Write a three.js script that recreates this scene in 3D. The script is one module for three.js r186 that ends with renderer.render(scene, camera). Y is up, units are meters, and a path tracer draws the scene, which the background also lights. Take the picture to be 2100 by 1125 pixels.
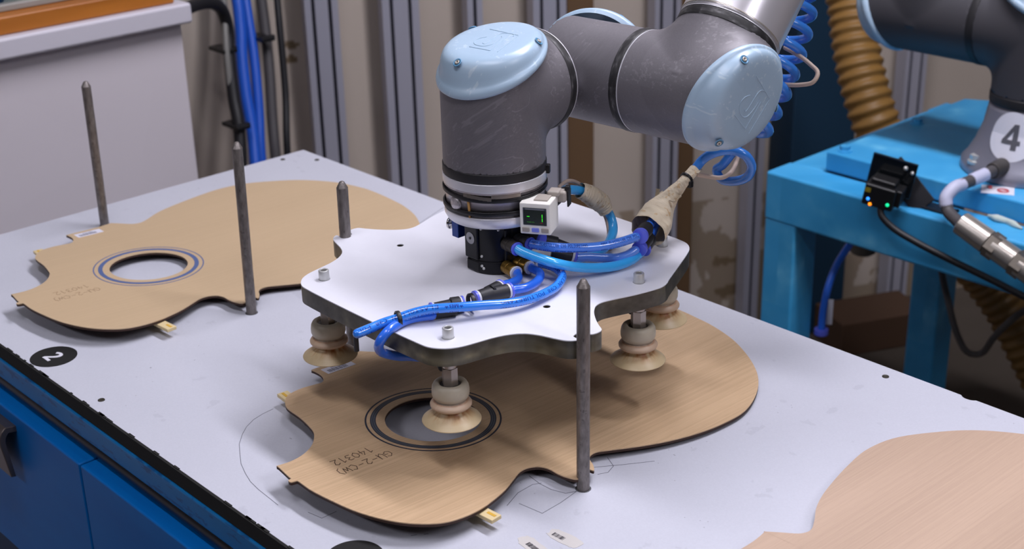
import * as THREE from 'three';
import { RoundedBoxGeometry } from 'three/addons/geometries/RoundedBoxGeometry.js';
import { mergeGeometries, mergeVertices, toCreasedNormals } from 'three/addons/utils/BufferGeometryUtils.js';
import { TessellateModifier } from 'three/addons/modifiers/TessellateModifier.js';
import { RectAreaLightUniformsLib } from 'three/addons/lights/RectAreaLightUniformsLib.js';
import { FontLoader } from 'three/addons/loaders/FontLoader.js';
import { TextGeometry } from 'three/addons/geometries/TextGeometry.js';

// ------------------------------------------------------------ camera, light, exposure
const V = (x, y, z) => new THREE.Vector3(x, y, z);
const scene = new THREE.Scene();
scene.background = new THREE.Color(0x05060a);
const camera = new THREE.PerspectiveCamera(21.562, 2100 / 1125, 0.05, 40);
camera.position.set(1.008, 1.62, 0.828);
camera.quaternion.setFromRotationMatrix(new THREE.Matrix4().makeBasis(
  V(0.6792, -0.02297, -0.73359), V(-0.275, 0.91873, -0.28339), V(0.68048, 0.39422, 0.61769)));
camera.focus = 1.41;
camera.userData.fStop = 8;
const renderer = new THREE.WebGLRenderer({ antialias: true });
renderer.toneMapping = THREE.LinearToneMapping;
renderer.toneMappingExposure = 1.32;
renderer.shadowMap.enabled = true;
RectAreaLightUniformsLib.init();
// ceiling fittings: [x, z, length along x, width, height, brightness]
const LAMPS = [
  [0.45, 0.64, 1.4, 0.22, 2.86, 8.5],
  [0.18, -0.85, 1.4, 0.20, 2.86, 36],
  [-0.4, 2.4, 1.5, 0.22, 2.86, 9],
  [2.6, -0.2, 1.5, 0.3, 2.86, 12],
];
const LAMP_COLOR = new THREE.Color(0.985, 0.957, 1.055);

// ------------------------------------------------------------ helpers
let seed = 7;
const rnd = () => { seed = (seed * 1664525 + 1013904223) >>> 0; return seed / 4294967296; };
const names = {};
const numbered = (n) => { const k = names[n] = (names[n] ?? -1) + 1; return k ? n + '_' + String(k).padStart(3, '0') : n; };
function mesh(name, geo, mat, parent) {
  const m = new THREE.Mesh(geo, mat); m.name = parent ? name : numbered(name);
  m.castShadow = m.receiveShadow = true; (parent || scene).add(m); return m;
}
function tag(o, label, category, group) { o.userData.label = label; o.userData.category = category; if (group) o.userData.group = group; return o; }
function thing(name, label, category, pos = [0, 0, 0], group) {
  const g = new THREE.Group(); g.name = numbered(name); g.position.set(...pos); scene.add(g); return tag(g, label, category, group);
}
function struct(name, geo, mat) { const m = mesh(name, geo, mat); m.userData.kind = 'structure'; return m; }
const at = (g, x, y, z) => { g.translate(x, y, z); return g; };
function box(w, h, d, x = 0, y = 0, z = 0, r = 0) {
  const g = r ? new RoundedBoxGeometry(w, h, d, 3, r) : new THREE.BoxGeometry(w, h, d); return at(g, x, y, z);
}
function alignY(g, a, b) {           // a geometry along +y from 0, laid from point a towards point b
  const d = V().subVectors(b, a).normalize();
  g.applyQuaternion(new THREE.Quaternion().setFromUnitVectors(V(0, 1, 0), d)); return at(g, a.x, a.y, a.z);
}
const vec = (p) => Array.isArray(p) ? V(...p) : p;
function cyl(a, b, r0, r1 = r0, seg = 32, bevel = 0) {
  a = vec(a); b = vec(b); const L = a.distanceTo(b), c = bevel || Math.min(r0, L) * 0.08;
  return alignY(lathe([[0, 0], [r0 - c, 0], [r0, c], [r1, L - c], [r1 - c, L], [0, L]], seg), a, b);
}
function lathe(p, seg = 48) {        // profile with kept edges
  const g = new THREE.LatheGeometry(p.map(([x, y]) => new THREE.Vector2(Math.max(x, 0), y)), seg);
  return g;
}
function hexBar(a, b, r) { a = vec(a); b = vec(b); const g = new THREE.CylinderGeometry(r, r, a.distanceTo(b), 6); g.translate(0, a.distanceTo(b) / 2, 0); return alignY(toCreasedNormals(g, 0.5), a, b); }
function hexFlat(a, b, w, th) { a = vec(a); b = vec(b); const L = a.distanceTo(b), g = new RoundedBoxGeometry(w, L, th, 2, th * 0.3), y = V().subVectors(b, a).normalize(), z = V(0.68, 0, 0.73).addScaledVector(y, -V(0.68, 0, 0.73).dot(y)).normalize(); g.applyMatrix4(new THREE.Matrix4().makeBasis(V().crossVectors(y, z), y, z)); return at(g, (a.x + b.x) / 2, (a.y + b.y) / 2, (a.z + b.z) / 2); }
function curve(pts, tension = 0.5) { return new THREE.CatmullRomCurve3(pts.map(vec), false, 'centripetal', tension); }
function tube(pts, r, n = 64, seg = 14) {
  const c = pts.getPointAt ? pts : curve(pts), g = new THREE.TubeGeometry(c, n, r, seg, false), parts = [g];
  for (const t of [0, 1]) { const s = new THREE.SphereGeometry(r * 0.995, seg, 8); s.scale(1, 1, 1); const p = c.getPointAt(t); parts.push(at(s, p.x, p.y, p.z)); }
  return mergeGeometries(parts.map((q) => { q = q.index ? q.toNonIndexed() : q; return q; }));
}
function ringBand(c, axis, rin, rout, w, seg = 72) {      // a flat band round an axis
  const b = w * 0.12, g = lathe([[rin, -w / 2], [rout - b, -w / 2], [rout, -w / 2 + b], [rout, w / 2 - b], [rout - b, w / 2], [rin, w / 2]], seg);
  g.applyQuaternion(new THREE.Quaternion().setFromUnitVectors(V(0, 1, 0), vec(axis).clone().normalize())); c = vec(c); return at(g, c.x, c.y, c.z);
}
const merge = (l) => mergeGeometries(l.map((g) => { const q = g.index ? g.toNonIndexed() : g; return q; }));
function ribbon(pts, w, y) {          // a thin drawn line lying on a level surface
  const out = [];
  for (let i = 0; i + 1 < pts.length; i++) {
    const [x0, z0] = pts[i], [x1, z1] = pts[i + 1], l = Math.hypot(x1 - x0, z1 - z0) || 1e-6;
    const g = new THREE.BoxGeometry(l + w * 0.8, 0.00012, w); g.rotateY(-Math.atan2(z1 - z0, x1 - x0)); out.push(at(g, (x0 + x1) / 2, y, (z0 + z1) / 2));
  }
  return merge(out);
}
// noise
const PERM = new Uint8Array(512); { const p = [...Array(256).keys()]; for (let i = 255; i > 0; i--) { const j = Math.floor(rnd() * (i + 1)); [p[i], p[j]] = [p[j], p[i]]; } for (let i = 0; i < 512; i++) PERM[i] = p[i & 255]; }
const sm = (t) => t * t * (3 - 2 * t);
function vn(x, y) {
  const xi = Math.floor(x), yi = Math.floor(y), fx = sm(x - xi), fy = sm(y - yi), h = (a, b) => PERM[PERM[a & 255] + (b & 255)] / 255;
  const a = h(xi, yi), b = h(xi + 1, yi), c = h(xi, yi + 1), d = h(xi + 1, yi + 1);
  return a + (b - a) * fx + (c - a) * fy + (a - b - c + d) * fx * fy;
}
function fbm(x, y, o = 4) { let s = 0, a = 0.5, n = 0; for (let i = 0; i < o; i++) { s += a * vn(x, y); n += a; a *= 0.5; x = x * 2.03 + 17.1; y = y * 2.03 + 5.7; } return s / n; }
function tex(w, h, fn, color = true, repeat) {
  const d = new Uint8Array(w * h * 4);
  for (let j = 0; j < h; j++) for (let i = 0; i < w; i++) {
    const c = fn(i / w, j / h), k = (j * w + i) * 4;
    d[k] = Math.max(0, Math.min(255, c[0])); d[k + 1] = Math.max(0, Math.min(255, c[1])); d[k + 2] = Math.max(0, Math.min(255, c[2])); d[k + 3] = 255;
  }
  const t = new THREE.DataTexture(d, w, h); t.magFilter = t.minFilter = THREE.LinearFilter; t.wrapS = t.wrapT = THREE.RepeatWrapping;
  if (color) t.colorSpace = THREE.SRGBColorSpace; if (repeat) t.repeat.set(...repeat); t.needsUpdate = true; return t;
}
function canvasTex(w, h, draw) {
  const c = document.createElement('canvas'); c.width = w; c.height = h; draw(c.getContext('2d'), w, h);
  const t = new THREE.CanvasTexture(c); t.colorSpace = THREE.SRGBColorSpace; t.magFilter = THREE.LinearFilter; return t;
}
function uvBy(g, fn) { const p = g.attributes.position, u = new Float32Array(p.count * 2); for (let i = 0; i < p.count; i++) { const [a, b] = fn(p.getX(i), p.getY(i), p.getZ(i)); u[2 * i] = a; u[2 * i + 1] = b; } g.setAttribute('uv', new THREE.BufferAttribute(u, 2)); return g; }
const M = (color, roughness = 0.6, metalness = 0, extra = {}) => new THREE.MeshStandardMaterial({ color, roughness, metalness, ...extra });
const P = (color, roughness, extra) => new THREE.MeshPhysicalMaterial({ color, roughness, ...extra });
const speck = (base, amp, fx, fy) => (u, v) => { const n = (fbm(u * fx, v * fy) - 0.5) * amp; return [base[0] + n, base[1] + n, base[2] + n]; };

// ------------------------------------------------------------ materials
const grimeBump = tex(256, 256, (u, v) => { const n = 128 + (fbm(u * 60, v * 60, 3) - 0.5) * 160; return [n, n, n]; }, false);
const mats = {
  castGrey: M(0xffffff, 0.5, 0.25, { map: tex(1024, 1024, (u, v) => {
    const n = (fbm(u * 5, v * 5, 5) - 0.5) * 16, f = (vn(u * 380, v * 380) - 0.5) * 7, d = fbm(u * 11 + 9, v * 11, 4) > 0.62 ? (fbm(u * 120, v * 120, 3) > 0.64 ? 13 : 0) : 0;
    const m = fbm(u * 7 + 30, v * 7, 2) > 0.68 && Math.abs(fbm(u * 8 + v * 5, v * 9 - u * 4 + 40, 3) - 0.5) < 0.005 ? 18 : 0, k = n + f + d + m; return [112 + k, 109 + k, 114 + k]; }), bumpMap: grimeBump, bumpScale: 0.00004 }),
  darkCast: M(0x454449, 0.55, 0.2),
  capBlue: P(0xffffff, 0.34, { map: tex(512, 512, (u, v) => {
    const w = fbm(u * 10 + 3, v * 10, 2) > 0.6 && fbm(u * 60 + 3, v * 60, 3) > 0.71 ? 22 : 0, g = (fbm(u * 5, v * 5) - 0.5) * 6; return [166 + w + g, 191 + w * 0.7 + g, 212 + w * 0.4 + g]; }), clearcoat: 0.25, clearcoatRoughness: 0.3 }),
  capEdge: M(0x5d93b8, 0.4),
  rubber: M(0x1c1b1e, 0.55),
  bandWorn: M(0xffffff, 0.5, 0.1, { map: tex(256, 64, (u, v) => { const d = Math.pow(fbm(u * 40, v * 12, 4), 4) * 190; return [30 + d, 29 + d, 31 + d]; }) }),
  black: M(0x121215, 0.42),
  blackAnod: M(0x0d0e12, 0.33, 0.35),
  alu: M(0xdadae0, 0.33, 0.45),
  aluBrushed: M(0xffffff, 0.36, 0.55, { map: tex(512, 128, (u, v) => { const n = (fbm(u * 3, v * 140, 3) - 0.5) * 46 + Math.pow(fbm(u * 20, v * 6, 4), 5) * -150; return [196 + n, 190 + n, 194 + n]; }) }),
  aluTube: M(0xd6d3d8, 0.28, 0.6),
  steelRod: M(0xffffff, 0.4, 0.5, { map: tex(128, 1024, (u, v) => {
    const n = (fbm(u * 14, v * 70, 4) - 0.5) * 50, s = fbm(u * 16, v * 150, 2) > 0.78 ? -22 : 0; return [118 + n + s, 112 + n + s, 109 + n + s]; }) }),
  screw: M(0xcfd0ce, 0.34, 0.55), chrome: M(0xd8d6d2, 0.16, 1), nickel: M(0xbab3aa, 0.28, 0.7), hexSteel: M(0xb0a69e, 0.33, 0.6),
  brass: M(0x9c7a3c, 0.35, 0.85),
  hose: P(0x3a86f4, 0.2, { clearcoat: 0.5, clearcoatRoughness: 0.12 }),
  hoseLight: P(0x3fb2fb, 0.2, { clearcoat: 0.5, clearcoatRoughness: 0.12 }),
  hosePale: P(0x6a9cf8, 0.2, { clearcoat: 0.5, clearcoatRoughness: 0.12 }),
  hoseDark: P(0x2f70e8, 0.25, { clearcoat: 0.4, clearcoatRoughness: 0.15 }),
  coil: P(0x3f8aea, 0.24, { clearcoat: 0.4, clearcoatRoughness: 0.2 }),
  collar: M(0x6470ea, 0.35), collarWhite: M(0xd9dbe2, 0.4), collarGrey: M(0xb7b6b4, 0.3, 0.6),
  fitting: M(0x28282c, 0.5), fittingBrown: M(0x4a4540, 0.45, 0.4),
  tape: M(0xffffff, 0.75, 0, { map: tex(256, 256, (u, v) => { const n = (fbm(u * 9, v * 20, 4) - 0.5) * 60, s = fbm(u * 18 + 4, v * 18, 3) > 0.72 ? -45 : 0; return [232 + n * 0.5 + s * 0.3, 217 + n * 0.55 + s * 0.6, 190 + n * 0.6 + s * 0.9]; }), bumpMap: tex(256, 256, (u, v) => { const n = 255 * fbm(u * 9, v * 26, 4); return [n, n, n]; }, false), bumpScale: 0.0008 }),
  wire: M(0xc2aea0, 0.5), greyWire: M(0x5a5450, 0.6),
  plateWhite: M(0xffffff, 0.3, 0, { map: tex(256, 256, (u, v) => { const n = (fbm(u * 7, v * 7, 4) - 0.5) * 7; return [222 + n, 223 + n, 232 + n]; }) }),
  plateEdge: M(0xffffff, 0.36, 0.15, { map: tex(512, 128, (u, v) => { const n = (fbm(u * 40, v * 10, 4) - 0.5) * 46, o = Math.pow(fbm(u * 13, v * 5, 3), 3) * 70; return [62 + n + o, 59 + n + o * 0.92, 52 + n + o * 0.62]; }) }),
  sensorWhite: M(0xe6e4de, 0.4), buttonGrey: M(0x9a938c, 0.5), buttonBlue: M(0x7480d8, 0.4),
  levelBlue: M(0x123a86, 0.3, 0.3),
  woodStick: M(0xb98c4e, 0.6),
  core: M(0x3a2419, 0.7), rosetteDark: M(0x252b3c, 0.6), rosetteGrey: M(0x4f545c, 0.6), rosetteBlue: M(0x50628f, 0.6),
  shim: M(0xd6c294, 0.6), shimMark: M(0xd2a63a, 0.6),
  ink: M(0x4a3626, 0.8), inkFaint: M(0x9c8266, 0.8), pencil: M(0x6d6f7a, 0.8),
  blue: P(0xffffff, 0.42, { specularIntensity: 0.45, map: tex(512, 512, (u, v) => { const n = (fbm(u * 6, v * 6, 4) - 0.5) * 12; return [0, 104 + n, 184 + n]; }) }),
  railBlue: M(0xffffff, 0.36, 0.1, { map: tex(1024, 64, (u, v) => { const s = fbm(u * 90, v * 16, 4), sc = s > 0.68 ? -34 : 0, n = (fbm(u * 20, v * 4) - 0.5) * 16; return [14 + n * 0.3, 112 + n + sc * 0.8, 176 + n + sc]; }) }),
  standBlue: M(0xffffff, 0.42, 0, { map: tex(512, 512, (u, v) => { const n = (fbm(u * 5, v * 5, 5) - 0.5) * 22, d = Math.pow(fbm(u * 9 + 4, v * 9, 4), 5) * 90; return [58 + n + d, 158 + n + d * 0.7, 214 + n + d * 0.4]; }) }),
  columnBlue: M(0x0c3048, 0.6),
  wallWhite: null, duct: M(0x96703a, 0.45), card: M(0x4c3524, 0.85), woodRail: M(0xffffff, 0.4, 0, { map: tex(64, 512, (u, v) => { const n = (fbm(u * 14, v * 3, 4) - 0.5) * 50; return [168 + n, 100 + n * 0.8, 34 + n * 0.4]; }) }),
  brownPost: M(0x6a5138, 0.6), profile: M(0xb6b6c4, 0.4, 0.3), profileDark: M(0x2b2b34, 0.6, 0.3),
  handle: M(0x6c6462, 0.35, 0.7), label: M(0xd9d9e4, 0.5), white: M(0xd8d8e2, 0.5),
  cableBlack: M(0x17171b, 0.5), cableGrey: M(0x4a4749, 0.55), sleeveWhite: M(0xbdbfd6, 0.5),
};
const wood = (base, amp, phase, stripe) => new THREE.MeshStandardMaterial({ roughness: 0.55, map: tex(1024, 1024, (u, v) => {
  const x = u * 440 + 2.2 * fbm(u * 6 + phase, v * 3, 3), l = vn(x * 0.72, v * 2 + phase), f = vn(x * 1.9, v * 6), b = fbm(u * 9 + phase * 3, v * 1.3, 3) - 0.5, p = vn(u * 420, v * 60 + phase);
  const k = (l - 0.5) * amp + (f - 0.5) * amp * 0.7 + b * stripe + (p - 0.5) * amp * 0.4; return [base[0] + k, base[1] + k * 0.96, base[2] + k * 0.88]; }) });

// ------------------------------------------------------------ the room
const concrete = M(0xffffff, 0.8, 0, { map: tex(512, 512, (u, v) => { const n = (fbm(u * 18, v * 18, 5) - 0.5) * 46; return [78 + n, 70 + n, 62 + n]; }) });
const wallPaint = M(0xffffff, 0.65, 0, { map: tex(512, 512, (u, v) => { const n = (fbm(u * 5, v * 5, 4) - 0.5) * 8, s = 0; return [214 + n + s, 207 + n + s, 213 + n + s * 1.1]; }) });
const panelPaint = M(0xffffff, 0.7, 0, { map: tex(1024, 512, (u, v) => {
  const n = (fbm(u * 14, v * 8, 4) - 0.5) * 8; let k = 0;
  const low = v < 0.115 ? (fbm(u * 70, v * 40, 4) > 0.52 - (0.115 - v) * 2 ? 1 : 0) : 0;                          // grime on the lowest strip of the wall
  for (const [a, b, r] of [[0.339, 0.2735, 0.0062], [0.3383, 0.2630, 0.0062], [0.610, 0.058, 0.012], [0.614, 0.031, 0.014]]) { const d = Math.hypot((u - a) * 4, (v - b) * 9) / (4 * r); k = Math.max(k, d + fbm(u * 180, v * 120, 3) * 0.9 < 1.25 ? 1 : 0); }
  k = Math.max(k, low * 0.55); return [190 + n - k * 70, 178 + n - k * 76, 166 + n - k * 88]; }) });
const TBL = 0.9;
struct('floor', box(6.9, 0.1, 7.6, 0.65, -0.05, 0.4), concrete);
struct('ceiling', box(6.9, 0.1, 7.6, 0.65, 3.15, 0.4), M(0xb9b7b4, 0.9));
struct('wall_back', box(6.9, 3.2, 0.1, 0.65, 1.55, -3.25), M(0x9b958e, 0.9));
struct('wall_front', box(6.9, 3.2, 0.1, 0.65, 1.55, 4.05), M(0x5a5856, 0.9));
struct('wall_right', box(0.1, 3.2, 7.4, 4.05, 1.55, 0.4), M(0x6a6866, 0.9));
struct('wall_far_left', box(0.1, 3.2, 7.4, -2.75, 1.55, 0.4), M(0x4a4846, 0.9));
// low wall under the window, its sill, and the window
const lowWall = struct('wall_left', uvBy(box(0.36, 1.04, 4.4, -1.43, 0.52, 1.755, 0.004), (x, y, z) => [z * 0.5, y * 0.5]), wallPaint);
struct('trim_1', box(0.42, 0.036, 4.43, -1.43, 1.058, 1.762, 0.006), M(0xcfccd6, 0.45)).userData.label = 'white window sill board';
const win = new THREE.Group(); win.name = 'window_1'; win.userData.kind = 'structure'; scene.add(win);
mesh('frame_rail', uvBy(box(0.05, 0.030, 4.3, -1.262, 1.091, 1.72, 0.004), (x, y, z) => [y * 4, z]), mats.woodRail, win);
mesh('glazing_bead', box(0.02, 0.012, 4.3, -1.278, 1.112, 1.72, 0.003), M(0x9a9690, 0.5), win);
mesh('glass_pane', box(0.006, 1.34, 4.3, -1.282, 1.775, 1.72), P(0xdfe6e4, 0.03, { transmission: 1, thickness: 0 }), win);
mesh('window_head', box(0.08, 0.68, 4.4, -1.28, 2.775, 1.755), M(0xb9b6bf, 0.6), win);
// panelled wall that runs back past the robot cell
const W1 = V(-1.6524, 0, -0.7921), WT = V(0.42826, 0, -0.90365), WN = V(0.90365, 0, 0.42826), WROT = Math.atan2(0.90365, 0.42826);
const onWall = (g, s, y, off) => { g.rotateY(WROT); return at(g, W1.x + WT.x * s + WN.x * off, y, W1.z + WT.z * s + WN.z * off); };
{
  const g = box(3.9, 3.1, 0.06, 0, 0, 0); uvBy(g, (x, y) => [(x + 1.2 + 0.05 - 0.0) / 3.9 + 0.18, (y + 1.55) / 3.1]);
  struct('wall_panelled', onWall(g, 0.75, 1.55, -0.03), panelPaint);
}
function profilePost(s0, s1, label) {
  const w = s1 - s0, t = thing('aluminium_post', label, 'post', [0, 0, 0], 'aluminium profile posts in front of the panelled wall');
  const sh = new THREE.Shape(), n = w > 0.05 ? 2 : 1, c = w / n, d = 0.045, gr = 0.008; sh.moveTo(0, 0); sh.lineTo(w, 0); sh.lineTo(w, d);
  for (let i = n - 1; i >= 0; i--) { const m = c * (i + 0.5); sh.lineTo(m + gr / 2, d); sh.lineTo(m + gr / 2, d - 0.012); sh.lineTo(m - gr / 2, d - 0.012); sh.lineTo(m - gr / 2, d); }
  sh.lineTo(0, d); sh.lineTo(0, 0);
  const g = new THREE.ExtrudeGeometry(sh, { depth: 3.1, bevelEnabled: false }); g.rotateX(-Math.PI / 2); g.scale(1, 1, -1);
  { const ix = g.attributes.position; const a = ix.array; for (let i = 0; i < a.length; i += 9) for (let k = 0; k < 3; k++) { const q = a[i + 3 + k]; a[i + 3 + k] = a[i + 6 + k]; a[i + 6 + k] = q; } g.deleteAttribute('normal'); g.computeVertexNormals(); }
  mesh('profile', onWall(g, s0, 0, 0.03), mats.profile, t);
  for (let i = 0; i < n; i++) mesh('slot_cover', onWall(box(gr * 0.98, 3.09, 0.004), s0 + c * (i + 0.5), 1.55, 0.066), mats.profileDark, t);
  return t;
}
for (const [a, b, l] of [[0.148, 0.22, 'aluminium profile post nearest the blue cables, beyond the table corner'], [0.315, 0.397, 'aluminium profile post just left of the blue domed wrist cap'],
  [0.505, 0.54, 'narrow dark aluminium post glimpsed above the wrist cap'], [0.657, 0.735, 'aluminium profile post showing below the crook of the robot arm'],
  [0.95, 1.015, 'aluminium profile post behind the taped hose bundle'], [1.205, 1.245, 'aluminium profile post just left of the blue machine stand leg'], [1.62, 1.68, 'aluminium profile post between the ribbed duct and the numbered robot']]) profilePost(a, b, l);
for (const [a, b, l] of [[0.745, 0.81, 'brown wooden post right beside the aluminium post under the arm'], [1.02, 1.068, 'dark brown wooden post behind the taped hose bundle']])
  tag(mesh('wooden_post', onWall(box(b - a, 3.1, 0.05, 0, 0, 0, 0.003), (a + b) / 2, 1.55, 0.026), mats.brownPost), l, 'post', 'wooden posts on the panelled wall');
tag(mesh('steel_column', onWall(box(0.172, 3.1, 0.12, 0, 0, 0, 0.006), 1.378, 1.55, 0.065), mats.columnBlue), 'wide dark blue steel column behind the coiled hose', 'column');
tag(mesh('cardboard_box', onWall(box(0.24, 0.09, 0.14, 0, 0, 0, 0.004), 1.50, 0.045, 0.20), mats.card), 'brown cardboard box on the floor seen under the blue stand', 'box');

// canopy of the machine cell: its shade lies on the second robot and the floor behind
{ const t = thing('machine_canopy', 'dark sheet canopy above the second robot, over the top of the picture', 'canopy');
  mesh('roof_sheet', box(2.2, 0.03, 1.1, 0.32, 1.95, -2.25, 0.004), M(0x3c3f45, 0.7), t);
  for (const x of [-0.7, 1.35]) mesh('hanger', cyl([x, 1.96, -2.25], [x, 3.1, -2.25], 0.012), mats.profile, t); }

// ------------------------------------------------------------ ceiling lamps
for (const [x, z, w, d, y, k] of LAMPS) {
  const t = thing('ceiling_lamp', x > 2 ? 'wide ceiling lamp right of the workbench' : z < 0 ? 'long ceiling lamp behind the workbench' : z > 2 ? 'dimmer ceiling lamp far in front of the workbench' : 'long ceiling lamp over the front of the workbench', 'lamp', [x, y, z]);
  mesh('housing', box(w + 0.04, 0.05, d + 0.04, 0, 0.035, 0, 0.008), M(0xc9c9c9, 0.5), t);
  mesh('diffuser', box(w, 0.012, d, 0, 0.006, 0), new THREE.MeshStandardMaterial({ color: 0xffffff, emissive: LAMP_COLOR, emissiveIntensity: 3 }), t);
  mesh('hanger', cyl([0, 0.06, 0], [0, 3.1 - y, 0], 0.006), mats.alu, t);
  const l = new THREE.RectAreaLight(LAMP_COLOR, k, w, d); l.position.set(0, -0.004, 0); l.rotation.x = -Math.PI / 2; t.add(l);
}

// ------------------------------------------------------------ workbench
const bench = thing('workbench', 'long workbench with grey laminate top and blue drawer fronts', 'workbench');
{
  const X0 = -0.8477, X1 = 0.95, Z0 = -0.411, Z1 = 0.2526;
  const top = tex(2048, 768, (u, v) => {
    const x = u * 1800, z = v * 664; let k = (fbm(u * 11, v * 4.2, 5) - 0.5) * 9 + (vn(x * 0.9, z * 0.9) - 0.5) * 5;
    const sp = vn(x * 0.31 + 7, z * 0.31); if (sp > 0.985 && vn(x * 0.013, z * 0.013 + 9) > 0.72) k -= 60;
    if (fbm(x * 0.05 + 3, z * 0.05, 4) > 0.8) k -= 7; return [194 + k, 196 + k, 207 + k]; });
  const topMat = M(0xffffff, 0.42, 0, { map: top });
  const uvT = (g) => uvBy(g, (x, y, z) => [(x - X0) / (X1 - X0), (z - Z0) / (Z1 - Z0)]);
  const sh = new THREE.Shape(); sh.moveTo(X0, -Z0); 
  // small bite in the back edge
  sh.lineTo(0.337, -Z0); sh.quadraticCurveTo(0.340, -Z0 - 0.004, 0.345, -Z0 - 0.004); sh.quadraticCurveTo(0.351, -Z0 - 0.004, 0.354, -Z0); sh.lineTo(X1, -Z0); sh.lineTo(X1, -Z1); sh.lineTo(X0, -Z1); sh.lineTo(X0, -Z0);
  const g = new THREE.ExtrudeGeometry(sh, { depth: 0.018, bevelEnabled: false }); g.rotateX(-Math.PI / 2); mesh('tabletop', uvT(at(g, 0, TBL - 0.018, 0)), topMat, bench);
  const ragged = []; for (let i = 0; i < 60; i++) { const w = 0.004 + rnd() * 0.012, x = X0 + 0.01 + rnd() * 1.2; ragged.push(box(w, 0.0006, 0.002 + rnd() * 0.0016, x, TBL + 0.0002, Z1 + 0.0004)); }
  mesh('edge_band', merge([box(X1 - X0, 0.0172, 0.003, (X0 + X1) / 2, TBL - 0.0089, Z1 + 0.0014), ...ragged]), M(0x121210, 0.85), bench);
  mesh('apron_rail', uvBy(box(X1 - X0 - 0.002, 0.026, 0.024, (X0 + X1) / 2, 0.8688, Z1 - 0.0065, 0.0022), (x, y, z) => [(x + 1) * 0.55, y * 12]), mats.railBlue, bench);
  mesh('carcass', box(X1 - X0 - 0.03, 0.74, 0.60, (X0 + X1) / 2, 0.45, -0.085), M(0x15385c, 0.6), bench);
  mesh('bumper_strip', merge([cyl([X0, 0.8470, Z1 - 0.003], [X1, 0.8470, Z1 - 0.003], 0.0086, 0.0086, 20), box(X1 - X0, 0.016, 0.010, (X0 + X1) / 2, 0.8470, Z1 - 0.007)]), M(0x15151a, 0.35), bench);
  let first = null;
  for (const [a, b] of [[-0.8477, -0.298], [-0.295, 0.255], [0.258, 0.95]]) {
    const d = mesh('drawer_front', box(b - a, 0.213, 0.034, (a + b) / 2, 0.7315, 0.2575, 0.0022), mats.blue, bench);
    if (!first) {
      first = d;
      const hs = new THREE.Shape(); hs.moveTo(0, 0.03); hs.lineTo(0.012, 0.032); hs.quadraticCurveTo(0.022, 0.026, 0.021, 0.012); hs.lineTo(0.015, -0.03); hs.lineTo(0.011, -0.031); hs.lineTo(0.016, 0.012); hs.quadraticCurveTo(0.016, 0.022, 0.01, 0.026); hs.lineTo(0, 0.024);
      const hg = new THREE.ExtrudeGeometry(hs, { depth: 0.16, bevelEnabled: true, bevelSize: 0.001, bevelThickness: 0.001, bevelSegments: 2 }); hg.rotateY(-Math.PI / 2);
      mesh('handle', at(hg, -0.455, 0.792, 0.2742), mats.handle, d);
    }
  }
  mesh('plinth', box(X1 - X0 - 0.06, 0.08, 0.56, (X0 + X1) / 2, 0.04, -0.08), M(0x101014, 0.7), bench);
  const hole = lathe([[0, 0.0002], [0.0022, 0.0002], [0.003, 0.0009], [0.0036, 0.0008], [0.0038, 0]], 24);
  for (const [x, z] of [[-0.7894, -0.3959], [-0.3005, 0.2371], [0.2578, -0.391], [-0.831, -0.36]]) mesh('screw', at(hole.clone(), x, TBL, z), M(0x3b382f, 0.5, 0.3), bench);
  const L = [[[-0.1527, 0.1179], [-0.1512, 0.132], [-0.1477, 0.1454], [-0.14, 0.159], [-0.1298, 0.1707], [-0.115, 0.184], [-0.0981, 0.1941], [-0.081, 0.204], [-0.0626, 0.211], [-0.046, 0.216], [-0.0287, 0.2185], [0.0074, 0.2209]],
    [[0.0377, 0.2081], [0.0547, 0.205], [0.0548, 0.1886]], [[0.1586, 0.0703], [0.1496, 0.0483], [0.1486, 0.0284], [0.1526, 0.0208]], [[0.1641, 0.06], [0.191, 0.0564], [0.19, 0.0317], [0.1859, 0.0033]],
    [[0.1348, 0.0198], [0.152, 0.0225], [0.1672, 0.0221], [0.1818, 0.0172], [0.1871, 0.0058]], [[0.1669, -0.0339], [0.1847, -0.0595], [0.201, -0.0848]], [[0.1645, -0.0575], [0.1793, -0.0502], [0.1837, -0.038], [0.1793, -0.0285]], [[0.1347, 0.165], [0.1372, 0.1603]], [[0.1412, 0.1551], [0.1431, 0.1521]],
    [[-0.4588, -0.3323], [-0.4828, -0.397]]];
  for (const p of L) mesh('pencil_line', ribbon(p, 0.0006, TBL + 0.0001), mats.pencil, bench);
}
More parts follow.
